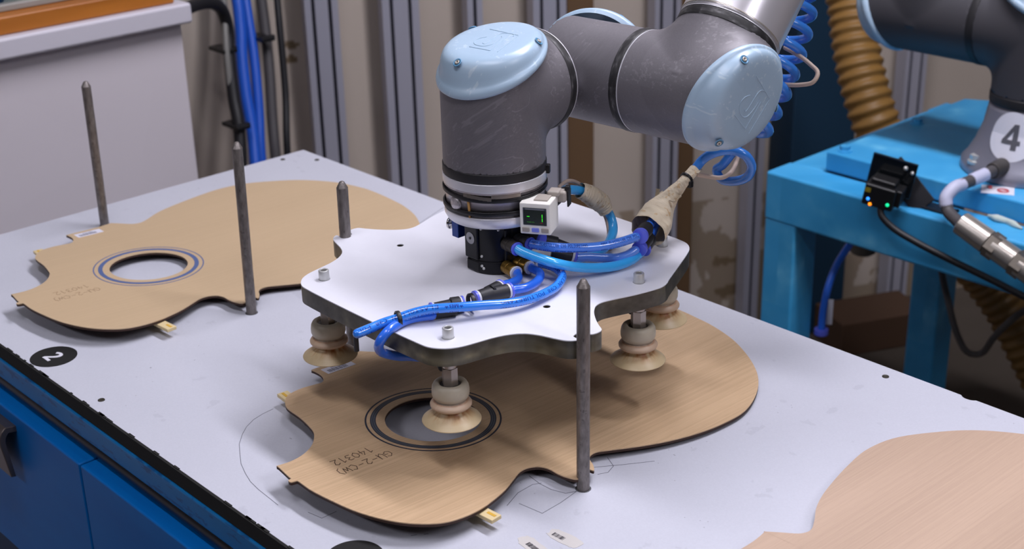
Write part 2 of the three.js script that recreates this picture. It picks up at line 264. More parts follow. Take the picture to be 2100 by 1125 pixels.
// number discs and torn labels stuck on the bench
const font = await new FontLoader().loadAsync('fonts/droid/droid_sans_bold.typeface.json');
const flatText = (s, size, depth = 0.0004) => { const g = new TextGeometry(s, { font, size, depth, curveSegments: 5, bevelEnabled: false }); g.computeBoundingBox(); const b = g.boundingBox; g.translate(-(b.min.x + b.max.x) / 2, -(b.min.y + b.max.y) / 2, 0); return g; };
{
  const disc = (x, z, label, txt) => { const t = thing('number_sticker', label, 'sticker', [x, TBL, z], 'round number stickers along the bench front');
    mesh('disc', cyl([0, 0, 0], [0, 0.0004, 0], 0.0262, 0.0262, 64, 0.0001), M(0x0d0d0e, 0.6), t);
    if (txt) { const g = flatText(txt, 0.021); g.rotateX(-Math.PI / 2); mesh('numeral', at(g, 0, 0.0004, 0), mats.white, t); } };
  disc(-0.4358, 0.2247, 'round black sticker with a white numeral 2 at the bench edge', '2');
  disc(0.126, 0.2215, 'round black sticker cut by the bottom of the picture');
  const tornLabel = (x, z, rot, label, ph) => { const t = thing('torn_label', label, 'label', [x, TBL, z], 'torn barcode labels on the bench'); t.rotation.y = rot;
    const s = new THREE.Shape(); const N = 40; for (let i = 0; i <= N; i++) { const a = i / N * Math.PI * 2, r = 1 + (vn(i * 0.9 + ph, ph) - 0.5) * 0.22, X = Math.sign(Math.cos(a)) * Math.pow(Math.abs(Math.cos(a)), 0.6) * 0.018 * r, Y = Math.sign(Math.sin(a)) * Math.pow(Math.abs(Math.sin(a)), 0.6) * 0.0075 * r; i ? s.lineTo(X, Y) : s.moveTo(X, Y); }
    const g = new THREE.ExtrudeGeometry(s, { depth: 0.0003, bevelEnabled: false }); g.rotateX(-Math.PI / 2); mesh('paper', g, M(0xc9c5c2, 0.7), t);
    const bars = []; for (let i = 0; i < 9; i++) bars.push(box(0.0005 + rnd() * 0.0009, 0.0001, 0.005, -0.012 + i * 0.0015 + (ph > 4 ? 0.006 : 0), 0.00035, 0.0015)); mesh('barcode', merge(bars), M(0x2a2730, 0.7), t); };
  tornLabel(0.2345, 0.0705, 0.05, 'torn off white barcode label, the one nearer the rod', 1.3);
  tornLabel(0.2235, 0.0985, -0.1, 'crumpled barcode label at the bottom edge of the picture', 5.1);
}

// ------------------------------------------------------------ guitar top blanks
const OUT = [[-0.018, 0.1768], [0.0105, 0.18], [0.0122, 0.1842], [0.0165, 0.1842], [0.0178, 0.1786], [0.04, 0.1788], [0.066, 0.1762], [0.097, 0.1708], [0.1225, 0.1615], [0.1415, 0.15], [0.155, 0.137], [0.164, 0.123], [0.168, 0.104], [0.1675, 0.084], [0.163, 0.064], [0.1565, 0.044],
  [0.148, 0.026], [0.141, 0.0105], [0.1405, 0.001], [0.1455, -0.009], [0.1555, -0.013], [0.168, -0.0127], [0.179, -0.0148], [0.1868, -0.019], [0.1875, -0.026], [0.1795, -0.0275], [0.18, -0.04], [0.186, -0.042], [0.179, -0.049], [0.169, -0.0545], [0.164, -0.06], [0.1625, -0.069], [0.169, -0.083], [0.18, -0.1035], [0.191, -0.127],
  [0.2, -0.153], [0.2065, -0.182], [0.209, -0.211], [0.208, -0.236], [0.201, -0.26], [0.1855, -0.29], [0.1675, -0.313], [0.1455, -0.3325], [0.12, -0.3495], [0.09, -0.365], [0.05, -0.377], [0.02, -0.381], [-0.0016, -0.383], [-0.0472, -0.383], [-0.095, -0.372], [-0.1197, -0.3596],
  [-0.1499, -0.3367], [-0.1726, -0.3085], [-0.195, -0.268], [-0.2005, -0.2292], [-0.1955, -0.1929], [-0.187, -0.1556], [-0.1785, -0.1269], [-0.1696, -0.1063], [-0.1585, -0.0885], [-0.151, -0.0725], [-0.1536, -0.062], [-0.1655, -0.0512], [-0.1774, -0.0409], [-0.1735, -0.021], [-0.1725, 0.0274],
  [-0.157, 0.0265], [-0.145, 0.031], [-0.1398, 0.0368], [-0.1405, 0.045], [-0.142, 0.063], [-0.1375, 0.082], [-0.1255, 0.0935], [-0.1145, 0.099], [-0.088, 0.1015], [-0.0655, 0.1058], [-0.051, 0.1106], [-0.032, 0.126], [-0.021, 0.144], [-0.017, 0.162]];
const SHARP = new Set(['-0.018', '-0.1774', '-0.1725', '0.0105', '0.0178']);
function outlinePoints() {
  const pts = []; for (const [x, z] of OUT) { pts.push(V(x, 0, z)); if (SHARP.has(String(x))) pts.push(V(x + 0.0004, 0, z - 0.0004)); }
  return new THREE.CatmullRomCurve3(pts, true, 'centripetal').getPoints(420);
}
const OPTS = outlinePoints(), HOLE = [0.003, 0.002], HR = 0.0488, RR = 0.0692;
const bend = (z) => 0.0055 + Math.pow(Math.max(z, -0.374) + 0.374, 2) * 0.058;
function bent(g, lift) {
  let q = new TessellateModifier(0.03, 7).modify(g.index ? g.toNonIndexed() : g); const p = q.attributes.position;
  for (let i = 0; i < p.count; i++) p.setY(i, p.getY(i) + bend(p.getZ(i)) + lift); q.deleteAttribute('normal'); q = toCreasedNormals(q, 0.6); return q;
}
function blankShape() {
  const s = new THREE.Shape(OPTS.map((p) => new THREE.Vector2(p.x, -p.z))); const h = new THREE.Path(); h.absarc(HOLE[0], -HOLE[1], HR, 0, Math.PI * 2, true); s.holes.push(h); return s;
}
const slabGeo = (y0, th) => { const g = new THREE.ExtrudeGeometry(blankShape(), { depth: th, bevelEnabled: false, curveSegments: 48 }); g.rotateX(-Math.PI / 2); return bent(at(g, 0, y0, 0), 0); };
const faceGeo = uvBy(slabGeo(-0.0010, 0.0010), (x, y, z) => [(x + 0.22) / 0.44, (z + 0.4) / 0.6]), coreGeo = slabGeo(-0.0036, 0.0026);
function inlay(r0, r1) { const s = new THREE.Shape(); s.absarc(HOLE[0], -HOLE[1], r1, 0, Math.PI * 2, false); const h = new THREE.Path(); h.absarc(HOLE[0], -HOLE[1], r0, 0, Math.PI * 2, true); s.holes.push(h);
  const g = new THREE.ExtrudeGeometry(s, { depth: 0.00016, bevelEnabled: false, curveSegments: 64 }); g.rotateX(-Math.PI / 2); return bent(g, 0); }
const barcodeMat = M(0xffffff, 0.5, 0, { map: canvasTex(256, 96, (c, w, h) => { c.fillStyle = '#dcdcea'; c.fillRect(0, 0, w, h); c.fillStyle = '#1c1c3a'; let x = 60; for (let i = 0; i < 30; i++) { const b = 2 + (i * 7 % 5); c.fillRect(x, 14, b, 46); x += b + 2 + (i * 3 % 4); if (x > 226) break; } c.font = 'bold 20px sans-serif'; c.fillText('1403122GU', 74, 84); }) });
// pencilled characters as strokes in a unit cell (x right, y up)
const GLYPH = { '1': [[[0.2, 0.8], [0.5, 1], [0.5, 0]]], '4': [[[0.5, 1], [0.1, 0.4], [0.8, 0.4]], [[0.6, 0.75], [0.55, 0]]], '0': [[[0.45, 1], [0.12, 0.75], [0.1, 0.3], [0.4, 0], [0.75, 0.3], [0.75, 0.75], [0.45, 1]]], '3': [[[0.15, 0.95], [0.55, 1], [0.7, 0.75], [0.35, 0.55], [0.75, 0.35], [0.6, 0.05], [0.1, 0.05]]],
  '2': [[[0.1, 0.8], [0.4, 1], [0.7, 0.8], [0.5, 0.4], [0.1, 0.02], [0.8, 0]]], G: [[[0.8, 0.85], [0.45, 1], [0.1, 0.65], [0.15, 0.2], [0.5, 0], [0.85, 0.2], [0.8, 0.5], [0.5, 0.5]]], U: [[[0.1, 1], [0.12, 0.3], [0.4, 0], [0.7, 0.3], [0.75, 1]], [[0.75, 1], [0.78, 0]]], '-': [[[0.15, 0.5], [0.7, 0.5]]], C: [[[0.75, 0.85], [0.4, 1], [0.1, 0.5], [0.4, 0], [0.8, 0.15]]], W: [[[0.05, 0.95], [0.2, 0.1], [0.45, 0.7], [0.65, 0.1], [0.9, 0.95]]], ')': [[[0.2, 1], [0.5, 0.6], [0.4, 0], [0.1, -0.2]]] };
function handwriting(lines) {      // reading direction +z, tops towards +x
  const out = [];
  for (const [s, x, z0, size, step] of lines) [...s].forEach((ch, i) => { for (const st of GLYPH[ch] || []) out.push(ribbon(st.map(([a, b]) => [x + b * size, z0 + i * step + a * size * 0.85]), 0.00075, 0.0001)); });
  return bent(merge(out), 0);
}
function blank(x, z, label, woodMat, kind, note) {
  const t = thing('guitar_top', label, 'guitar top', [x, TBL, z], 'guitar top blanks laid out on the bench');
  mesh('spruce_face', faceGeo, woodMat, t); mesh('backing_core', coreGeo, mats.core, t).userData.label = 'dark laser-cut edge';
  if (kind === 'grey') for (const [a, b, m] of [[0.974, 1, mats.rosetteDark], [0.906, 0.922, mats.rosetteDark], [0.886, 0.906, mats.rosetteGrey], [0.875, 0.886, mats.rosetteDark], [0.853, 0.875, mats.rosetteGrey], [0.838, 0.853, mats.rosetteDark]]) mesh('rosette_ring', inlay(RR * a, RR * b), m, t);
  else if (kind === 'blue') for (const [a, b, m] of [[0.978, 1, mats.rosetteBlue], [0.828, 0.908, mats.rosetteBlue]]) mesh('rosette_ring', inlay(RR * a, RR * b), m, t);
  if (kind !== 'none') mesh('barcode_label', bent(at(uvBy(box(0.0142, 0.0003, 0.037), (a, b, c) => [c / 0.037 + 0.5, a / 0.0142 + 0.5]), -0.159, 0.0001, 0.001), 0), barcodeMat, t);
  if (note) mesh('pencil_note', handwriting(note), kind === 'blue' ? mats.inkFaint : mats.ink, t);
  return t;
}
const O1 = [-0.5692, 0.0246], O2 = [-0.0007, 0.0255], O3 = [0.5393, -0.0075];
blank(...O1, 'guitar top blank with a blue rosette, at the far left of the bench', wood([192, 167, 134], 4, 1.7, 5), 'blue', [['140312', 0.010, 0.092, 0.010, 0.0075], ['GU-2-CW)', 0.028, 0.086, 0.010, 0.0078]]);
blank(...O2, 'middle guitar top blank with a dark grey rosette, under the suction gripper', wood([195, 165, 130], 12, 4.1, 4), 'grey', [['140312', 0.008, 0.088, 0.0105, 0.0078], ['GU-2-CW)', 0.026, 0.078, 0.0105, 0.0082]]);
blank(...O3, 'pinkish guitar top blank cut off at the lower right of the picture', wood([185, 159, 138], 7, 8.3, 12), 'none');
function shimStrip(px, pz, ox, oz, rot, label, y) {
  const t = thing('wooden_shim', label, 'shim', [ox + px, TBL + y, oz + pz], 'pale wooden shims under the guitar top blanks'); t.rotation.y = rot;
  mesh('strip', box(0.075, 0.004, 0.0125, 0, 0.002, 0, 0.0006), mats.shim, t); mesh('yellow_mark', box(0.010, 0.0003, 0.003, 0.030, 0.0041, -0.001), mats.shimMark, t);
  mesh('riser_pad', box(0.02, y, 0.012, -0.028, -y / 2, 0), mats.core, t);
}
const under = (z) => bend(z) - 0.0036 - 0.0042;
shimStrip(0.1455, 0.081, ...O2, 0.06, 'pale wooden shim poking out from the front of the middle guitar top', under(0.07));
shimStrip(-0.118, 0.081, ...O2, Math.PI - 0.1, 'pale wooden shim poking out left of the middle guitar top', under(0.07));
shimStrip(0.151, 0.080, ...O1, 0.06, 'pale wooden shim poking out from the front of the far guitar top', under(0.07));
shimStrip(-0.118, 0.081, ...O1, Math.PI - 0.1, 'pale wooden shim at the left end of the far guitar top', under(0.07));

// ------------------------------------------------------------ locating rods
function rod(x, z, dx, dz, label) {
  const t = thing('locating_rod', label, 'rod', [x, TBL, z], 'steel locating rods standing on the bench'), r = 0.0062, H = 0.211;
  const g = lathe([[0, 0], [r, 0], [r, 0.06], [r, 0.12], [r, H - 0.0072], [r - 0.0006, H - 0.0062], [0.0028, H - 0.0008], [0.0018, H], [0, H]], 40);
  const p = g.attributes.position; for (let i = 0; i < p.count; i++) { const k = p.getY(i) / H; p.setX(i, p.getX(i) + dx * k); p.setZ(i, p.getZ(i) + dz * k); }
  mesh('shaft', toCreasedNormals(g, 0.5), mats.steelRod, t);
  mesh('socket_ring', at(lathe([[r + 0.0002, 0.0003], [r + 0.0012, 0.0003], [r + 0.0014, 0], [r, 0]], 32), 0, 0, 0), M(0x55565a, 0.6), t);
}
rod(-0.7731, -0.0203, 0.012, 0.004, 'steel rod farthest left, behind the blue rosette guitar top');
rod(-0.3747, -0.0016, -0.0105, -0.0098, 'steel rod in front of the far guitar top, by its near waist');
rod(-0.1935, -0.018, 0.008, 0.004, 'short-looking steel rod rising behind the left notch of the gripper plate');
rod(0.1873, -0.0005, -0.005, -0.0064, 'steel rod nearest the viewer, in front of the gripper plate');

// ------------------------------------------------------------ vacuum gripper
const AX = -0.0125, AZ = -0.0785;
const gripper = thing('vacuum_gripper', 'white-topped guitar-shaped vacuum gripper plate with suction cups', 'gripper', [AX, TBL, 0]);
{
  const H = [[0, 0.0975], [0.085, 0.0975], [0.1, 0.0955], [0.1125, 0.0865], [0.119, 0.075], [0.1235, 0.055], [0.127, 0.0385], [0.133, 0.0245], [0.141, 0.0148], [0.152, 0.0085], [0.167, 0.0035], [0.1775, -0.0005], [0.1835, -0.006], [0.185, -0.0105], [0.1765, -0.012], [0.1755, -0.024], [0.185, -0.0265], [0.187, -0.034], [0.1855, -0.04], [0.1775, -0.045],
    [0.168, -0.051], [0.155, -0.0615], [0.149, -0.068], [0.1445, -0.075], [0.143, -0.084], [0.146, -0.097], [0.1535, -0.12], [0.159, -0.145], [0.1595, -0.153], [0.157, -0.163], [0.153, -0.17], [0.119, -0.239], [0.113, -0.2475], [0.104, -0.2545], [0.092, -0.2575], [0, -0.2585]];
  const half = H.map(([x, z]) => V(x, 0, z)), all = [...half.slice(1, -1), ...half.slice(1, -1).reverse().map((p) => V(-p.x, 0, p.z))];
  const pts = new THREE.CatmullRomCurve3(all, true, 'centripetal').getPoints(360);
  const shape = () => { const s = new THREE.Shape(pts.map((p) => new THREE.Vector2(p.x, -p.z))); for (const x of [0.112, -0.112]) { const h = new THREE.Path(); h.absellipse(x, 0.0405, 0.0036, 0.0036, 0, Math.PI * 2, true); s.holes.push(h); } return s; };
  const slab = (y0, th, inset) => { const g = new THREE.ExtrudeGeometry(shape(), { depth: th - 2 * inset, bevelEnabled: inset > 0, bevelSize: inset, bevelOffset: -inset, bevelThickness: inset, bevelSegments: 2, curveSegments: 24 }); g.rotateX(-Math.PI / 2); return toCreasedNormals(at(g, 0, y0 + inset, 0), 0.25); };
  mesh('plate_core', uvBy(slab(0.1282, 0.0176, 0), (x, y, z) => [(x + z) * 3, y * 12]), mats.plateEdge, gripper).userData.label = 'dark worn plate edge';
  mesh('plate_face', uvBy(slab(0.1458, 0.0012, 0.0003), (x, y, z) => [x * 4, z * 4]), mats.plateWhite, gripper).userData.label = 'white laminate top';
  const cupMat = P(0xffffff, 0.42, { map: tex(512, 256, (u, v) => {
    const s = v < 0.27 && v > 0.13 ? Math.max(0, fbm(u * 26, v * 9, 4) * 2.2 - 0.75) * Math.min(1, (v - 0.13) / 0.09) : v >= 0.27 && v < 0.34 ? fbm(u * 20, 3, 2) * 0.9 : v > 0.5 && v < 0.56 ? fbm(u * 30, v * 30) * 0.5 : 0, n = (fbm(u * 12, v * 12, 3) - 0.5) * 14;
    const w = v < 0.34 ? [212, 190, 150] : v < 0.52 ? [204, 176, 150] : [190, 180, 160]; return [w[0] + n - s * 46, w[1] + n - s * 84, w[2] + n - s * 92]; }), transmission: 0.12, thickness: 0 });
  const cupG = lathe([[0.0275, 0.0617], [0.0282, 0.0621], [0.0278, 0.0629], [0.0235, 0.066], [0.0185, 0.0694], [0.0152, 0.0722], [0.0138, 0.0742], [0.0146, 0.0752], [0.0178, 0.0762], [0.0196, 0.0779], [0.0198, 0.0795], [0.0186, 0.0814], [0.0154, 0.0834], [0.0142, 0.0846], [0.0152, 0.0856], [0.0168, 0.0868], [0.0177, 0.0895], [0.0178, 0.0935], [0.0172, 0.0975], [0.0158, 0.1002], [0.0138, 0.1014], [0.0118, 0.1014], [0.0105, 0.1004], [0.0098, 0.0992]], 72);
  const innerG = lathe([[0.0098, 0.0992], [0.004, 0.099], [0.0005, 0.0988]], 40), underG = lathe([[0.0005, 0.0722], [0.012, 0.072], [0.018, 0.0682], [0.0232, 0.0648], [0.0275, 0.0617]], 48);
  const cups = [[0.0963, 0.0702, 1], [-0.0963, 0.0702, 1], [0.1358, -0.1446, 1], [-0.1358, -0.1446, 0], [0.0882, -0.2326, 1], [-0.0882, -0.2326, 0]];
  const cupLabels = ['front cup over the sound hole', 'left front cup above the barcode', 'right cup over the lower bout', 'hidden left cup', 'rear right cup half hidden by the plate', 'hidden rear left cup'];
  cups.forEach(([x, z, shown], i) => {
    const c = mesh('suction_cup', at(cupG.clone(), x, 0, z), cupMat, gripper); c.userData.label = cupLabels[i];
    mesh('collar_plate', at(innerG.clone(), x, 0, z), M(0x5b5752, 0.5, 0.5), c); mesh('inner_skirt', at(underG.clone(), x, 0, z), cupMat, c);
    mesh('hex_stem', merge([hexBar([x, 0.0992, z], [x, 0.1165, z], 0.0078), cyl([x, 0.1165, z], [x, 0.1285, z], 0.0068)]), mats.hexSteel, c);
    mesh('stem_nut', cyl([x, 0.0988, z], [x, 0.1006, z], 0.0064), mats.alu, c);
    const sx = -0.012 * Math.sign(x), el = merge([cyl([x + sx * 0.5, 0.115, z + 0.003], [x + sx * 1.9, 0.114, z - 0.006], 0.0045, 0.0045, 16), cyl([x + sx * 1.9, 0.114, z - 0.006], [x + sx * 2.6, 0.114, z - 0.011], 0.0056, 0.0056, 16)]);
    mesh('elbow_fitting', el, mats.fitting, c);
    const s = mesh('cap_screw', at(lathe([[0.0032, 0.0035], [0.0032, 0.0096], [0.0034, 0.0101], [0.0048, 0.0101], [0.0054, 0.0094], [0.0055, 0.002], [0.0055, 0.0006], [0.006, 0], [0, 0]], 36), x, 0.147, z), mats.screw, gripper);
    mesh('hex_socket', hexBar([x, 0.1515, z], [x, 0.1545, z], 0.0032), M(0x3a3a3c, 0.5, 0.5), s);
  });
  mesh('elbow_fitting', merge([cyl([-0.0149, 0.127, 0.0945], [-0.0149, 0.103, 0.0945], 0.0026, 0.0026, 16), cyl([0.030, 0.149, 0.129], [0.0345, 0.1472, 0.1335], 0.0036, 0.0042, 16)].slice(0, 1)), mats.fitting, gripper);
  // tool changer under the robot flange
  const T = (x, y, z) => [x, y, z + AZ];
  const tc = mesh('tool_changer', merge([cyl(T(0, 0.147, 0), T(0, 0.1606, 0), 0.0302, 0.0302, 64, 0.0008), cyl(T(0, 0.1612, 0), T(0, 0.1995, 0), 0.0302, 0.0302, 64, 0.0008), cyl(T(0, 0.1995, 0), T(0, 0.2035, 0), 0.0325, 0.0325, 64, 0.0006),
    at(new RoundedBoxGeometry(0.019, 0.0375, 0.016, 3, 0.0015), -0.003, 0.1805, AZ + 0.0245), at(new RoundedBoxGeometry(0.019, 0.012, 0.014, 3, 0.0015), -0.003, 0.1538, AZ + 0.0235),
    at(new RoundedBoxGeometry(0.010, 0.0355, 0.036, 3, 0.0015), 0.0245, 0.1785, AZ - 0.004), at(new RoundedBoxGeometry(0.010, 0.013, 0.036, 3, 0.0015), 0.0245, 0.1538, AZ - 0.004), cyl(T(0, 0.1606, 0), T(0, 0.1612, 0), 0.0296, 0.0296, 48, 0.0001)]), mats.blackAnod, gripper);
  tc.userData.label = 'black tool changer block';
  mesh('pivot_disc', cyl(T(-0.003, 0.184, 0.0322), T(-0.003, 0.184, 0.0331), 0.0062, 0.0062, 40), M(0x97979a, 0.35, 0.7), tc);
  mesh('pivot_screw', cyl(T(-0.003, 0.184, 0.033), T(-0.003, 0.184, 0.0337), 0.0014, 0.0014, 20), mats.black, tc);
  for (const [x, y, z] of [[-0.0135, 0.196, 0.0278], [0.0092, 0.196, 0.0290], [-0.0138, 0.168, 0.0278], [0.0092, 0.1665, 0.0290], [0.0092, 0.156, 0.0290], [-0.0138, 0.156, 0.0278], [0.011, 0.1535, 0.0282], [0.0235, 0.196, 0.0185]]) mesh('small_screw', at(new THREE.SphereGeometry(0.0016, 14, 10), x, y, z + AZ), mats.screw, tc);
  const lv = mesh('release_lever', merge([at(new RoundedBoxGeometry(0.010, 0.018, 0.011, 3, 0.001), -0.033, 0.184, AZ + 0.022), at(new RoundedBoxGeometry(0.012, 0.007, 0.011, 2, 0.001), -0.026, 0.196, AZ + 0.020)]), mats.levelBlue, tc); lv.userData.label = 'blue locking lever';
  mesh('knurled_knob', alignY(lathe([[0, 0], [0.003, 0], [0.0035, 0.004], [0.0062, 0.005], [0.0066, 0.0062], [0.0062, 0.0074], [0.004, 0.0085], [0, 0.009]], 28), V(-0.038, 0.187, AZ + 0.022), V(-0.06, 0.187, AZ + 0.028)), mats.chrome, tc);
  // fittings on the +x face: three brass below, three dark above
  const port = (z, y, dz, dy, bodyMat, colMat, L, r) => { const a = V(0.0275, y, AZ + z), b = V(0.0305 + L, y + dy, AZ + z + dz), m = V().lerpVectors(a, b, 0.8);
    const f = mesh('push_fitting', merge([cyl(a, V().lerpVectors(a, b, 0.4), r, r, 24), cyl(V().lerpVectors(a, b, 0.38), m, r * 0.95, r * 0.95, 24)]), bodyMat, tc);
    mesh('release_collar', merge([cyl(m, V().lerpVectors(a, b, 0.93), r * 0.86, r * 0.86, 24), cyl(V().lerpVectors(a, b, 0.9), b, r * 1.02, r * 1.02, 24)]), colMat, f); };
  for (const [z, dz] of [[0.0135, 0.003], [0.0, -0.0025], [-0.0155, -0.001]]) port(z, 0.1565, dz, -0.001, mats.brass, mats.collarWhite, 0.0165, 0.0068);
  for (const [z, dz] of [[0.0128, 0.0015], [-0.0005, -0.0035], [-0.0165, -0.004]]) port(z, 0.1815, dz, -0.001, mats.fittingBrown, mats.collar, 0.0165, 0.0068);
}

// ------------------------------------------------------------ robot arms
function surfaceNet(f, lo, hi, cell) {   // mesh of f = 0, points then pulled onto the surface
  const n = [0, 1, 2].map((k) => Math.ceil((hi[k] - lo[k]) / cell) + 1), val = new Float32Array(n[0] * n[1] * n[2]), id = (i, j, k) => (k * n[1] + j) * n[0] + i;
  for (let k = 0; k < n[2]; k++) for (let j = 0; j < n[1]; j++) for (let i = 0; i < n[0]; i++) val[id(i, j, k)] = f(lo[0] + i * cell, lo[1] + j * cell, lo[2] + k * cell);
  const vid = new Int32Array(val.length).fill(-1), pos = [], idx = [], E = [[0, 1], [2, 3], [4, 5], [6, 7], [0, 2], [1, 3], [4, 6], [5, 7], [0, 4], [1, 5], [2, 6], [3, 7]];
  for (let k = 0; k + 1 < n[2]; k++) for (let j = 0; j + 1 < n[1]; j++) for (let i = 0; i + 1 < n[0]; i++) {
    let m = 0; const v = []; for (let c = 0; c < 8; c++) { v[c] = val[id(i + (c & 1), j + (c >> 1 & 1), k + (c >> 2))]; if (v[c] < 0) m |= 1 << c; }
    if (m === 0 || m === 255) continue; let x = 0, y = 0, z = 0, q = 0;
    for (const [a, b] of E) if ((v[a] < 0) !== (v[b] < 0)) { const t = v[a] / (v[a] - v[b]); x += (a & 1) + ((b & 1) - (a & 1)) * t; y += (a >> 1 & 1) + ((b >> 1 & 1) - (a >> 1 & 1)) * t; z += (a >> 2) + ((b >> 2) - (a >> 2)) * t; q++; }
    vid[id(i, j, k)] = pos.length / 3; pos.push(lo[0] + (i + x / q) * cell, lo[1] + (j + y / q) * cell, lo[2] + (k + z / q) * cell);
  }
  const quad = (a, b, c, d, flip) => flip ? idx.push(a, b, c, a, c, d) : idx.push(a, c, b, a, d, c);
  for (let k = 1; k + 1 < n[2]; k++) for (let j = 1; j + 1 < n[1]; j++) for (let i = 1; i + 1 < n[0]; i++) {
    const s = val[id(i, j, k)] < 0;
    if (s !== val[id(i + 1, j, k)] < 0) quad(vid[id(i, j - 1, k - 1)], vid[id(i, j, k - 1)], vid[id(i, j, k)], vid[id(i, j - 1, k)], !s);
    if (s !== val[id(i, j + 1, k)] < 0) quad(vid[id(i - 1, j, k - 1)], vid[id(i - 1, j, k)], vid[id(i, j, k)], vid[id(i, j, k - 1)], !s);
    if (s !== val[id(i, j, k + 1)] < 0) quad(vid[id(i - 1, j - 1, k)], vid[id(i, j - 1, k)], vid[id(i, j, k)], vid[id(i - 1, j, k)], !s);
  }
  const nor = new Float32Array(pos.length), h = cell * 0.2;
  for (let it = 0; it < 3; it++) for (let p = 0; p < pos.length; p += 3) {
    const [x, y, z] = [pos[p], pos[p + 1], pos[p + 2]], d = f(x, y, z), gx = (f(x + h, y, z) - f(x - h, y, z)) / (2 * h), gy = (f(x, y + h, z) - f(x, y - h, z)) / (2 * h), gz = (f(x, y, z + h) - f(x, y, z - h)) / (2 * h), g2 = gx * gx + gy * gy + gz * gz || 1, l = Math.sqrt(g2);
    if (it < 2) { const c = Math.max(-cell, Math.min(cell, d)); pos[p] -= gx * c / g2; pos[p + 1] -= gy * c / g2; pos[p + 2] -= gz * c / g2; } else { nor[p] = gx / l; nor[p + 1] = gy / l; nor[p + 2] = gz / l; }
  }
  const g = new THREE.BufferGeometry(); g.setAttribute('position', new THREE.BufferAttribute(new Float32Array(pos), 3)); g.setAttribute('normal', new THREE.BufferAttribute(nor, 3)); g.setIndex(idx); return g;
}
// A T-shaped joint housing: main tube along a (from -down to a slanted rim), branch along b
function housing(c, a, b, r, down, rim, slope, reach, fillet, cell) {
  const q = V().crossVectors(a, b), L = Math.hypot(1, slope);
  const f = (x, y, z) => {      // local: x along b, y along a, z along q
    const main = Math.max(Math.hypot(x, z) - r, (y - rim - slope * x) / L, -down - y), br = Math.max(Math.hypot(y, z) - r, x - reach, -x - r * 0.2);
    const fl = fillet * Math.min(1, Math.max(0.02, (x / r) * 1.2)), h = Math.max(0, fl - Math.abs(main - br)) / fl; return Math.min(main, br) - h * h * fl * 0.25;
  };
  const pad = 4 * cell, g = surfaceNet(f, [-r - pad, -Math.max(down, r) - pad, -r - pad], [Math.max(reach, r) + pad, rim + slope * r + pad, r + pad], cell);
  uvBy(g, (x, y, z) => [(x + 0.62 * z) * 3.3, (y + 0.78 * z) * 3.3]); 
  g.applyMatrix4(new THREE.Matrix4().makeBasis(b, a, q)); return at(g, c.x, c.y, c.z);
}
function capGeo(c, a, b, rim, s) {      // domed cap on the slanted rim, b points to its high side
  const R = [[0.051, -0.003, 0.4], [0.0532, -0.0008, 0.4], [0.0545, 0.0006, 0.4], [0.0548, 0.003, 0.4], [0.0543, 0.0056, 0.398], [0.0526, 0.0072, 0.392], [0.0512, 0.0088, 0.375], [0.0505, 0.012, 0.335], [0.0496, 0.0158, 0.285], [0.0478, 0.0193, 0.245], [0.0448, 0.0219, 0.22], [0.0405, 0.0233, 0.205], [0.034, 0.0239, 0.2], [0.02, 0.024, 0.2], [0.0001, 0.024, 0.2]];
  const N = 96, pos = [], uv = [], idx = [], q = V().crossVectors(a, b);
  R.forEach(([r, o, k], j) => { for (let i = 0; i <= N; i++) { const f = i / N * Math.PI * 2, x = r * s * Math.cos(f), z = r * s * Math.sin(f); const notch = 0; const y = rim + o * s + k * x; pos.push(c.x + b.x * x + a.x * y + q.x * z, c.y + b.y * x + a.y * y + q.y * z, c.z + b.z * x + a.z * y + q.z * z); uv.push(x * 5, z * 5 + y * 2); } });
  for (let j = 0; j + 1 < R.length; j++) for (let i = 0; i < N; i++) { const p = j * (N + 1) + i, t = p + N + 1; idx.push(p, t, p + 1, p + 1, t, t + 1); }
  const g = new THREE.BufferGeometry(); g.setAttribute('position', new THREE.Float32BufferAttribute(pos, 3)); g.setAttribute('uv', new THREE.Float32BufferAttribute(uv, 2)); g.setIndex(idx); g.computeVertexNormals(); return g;
}
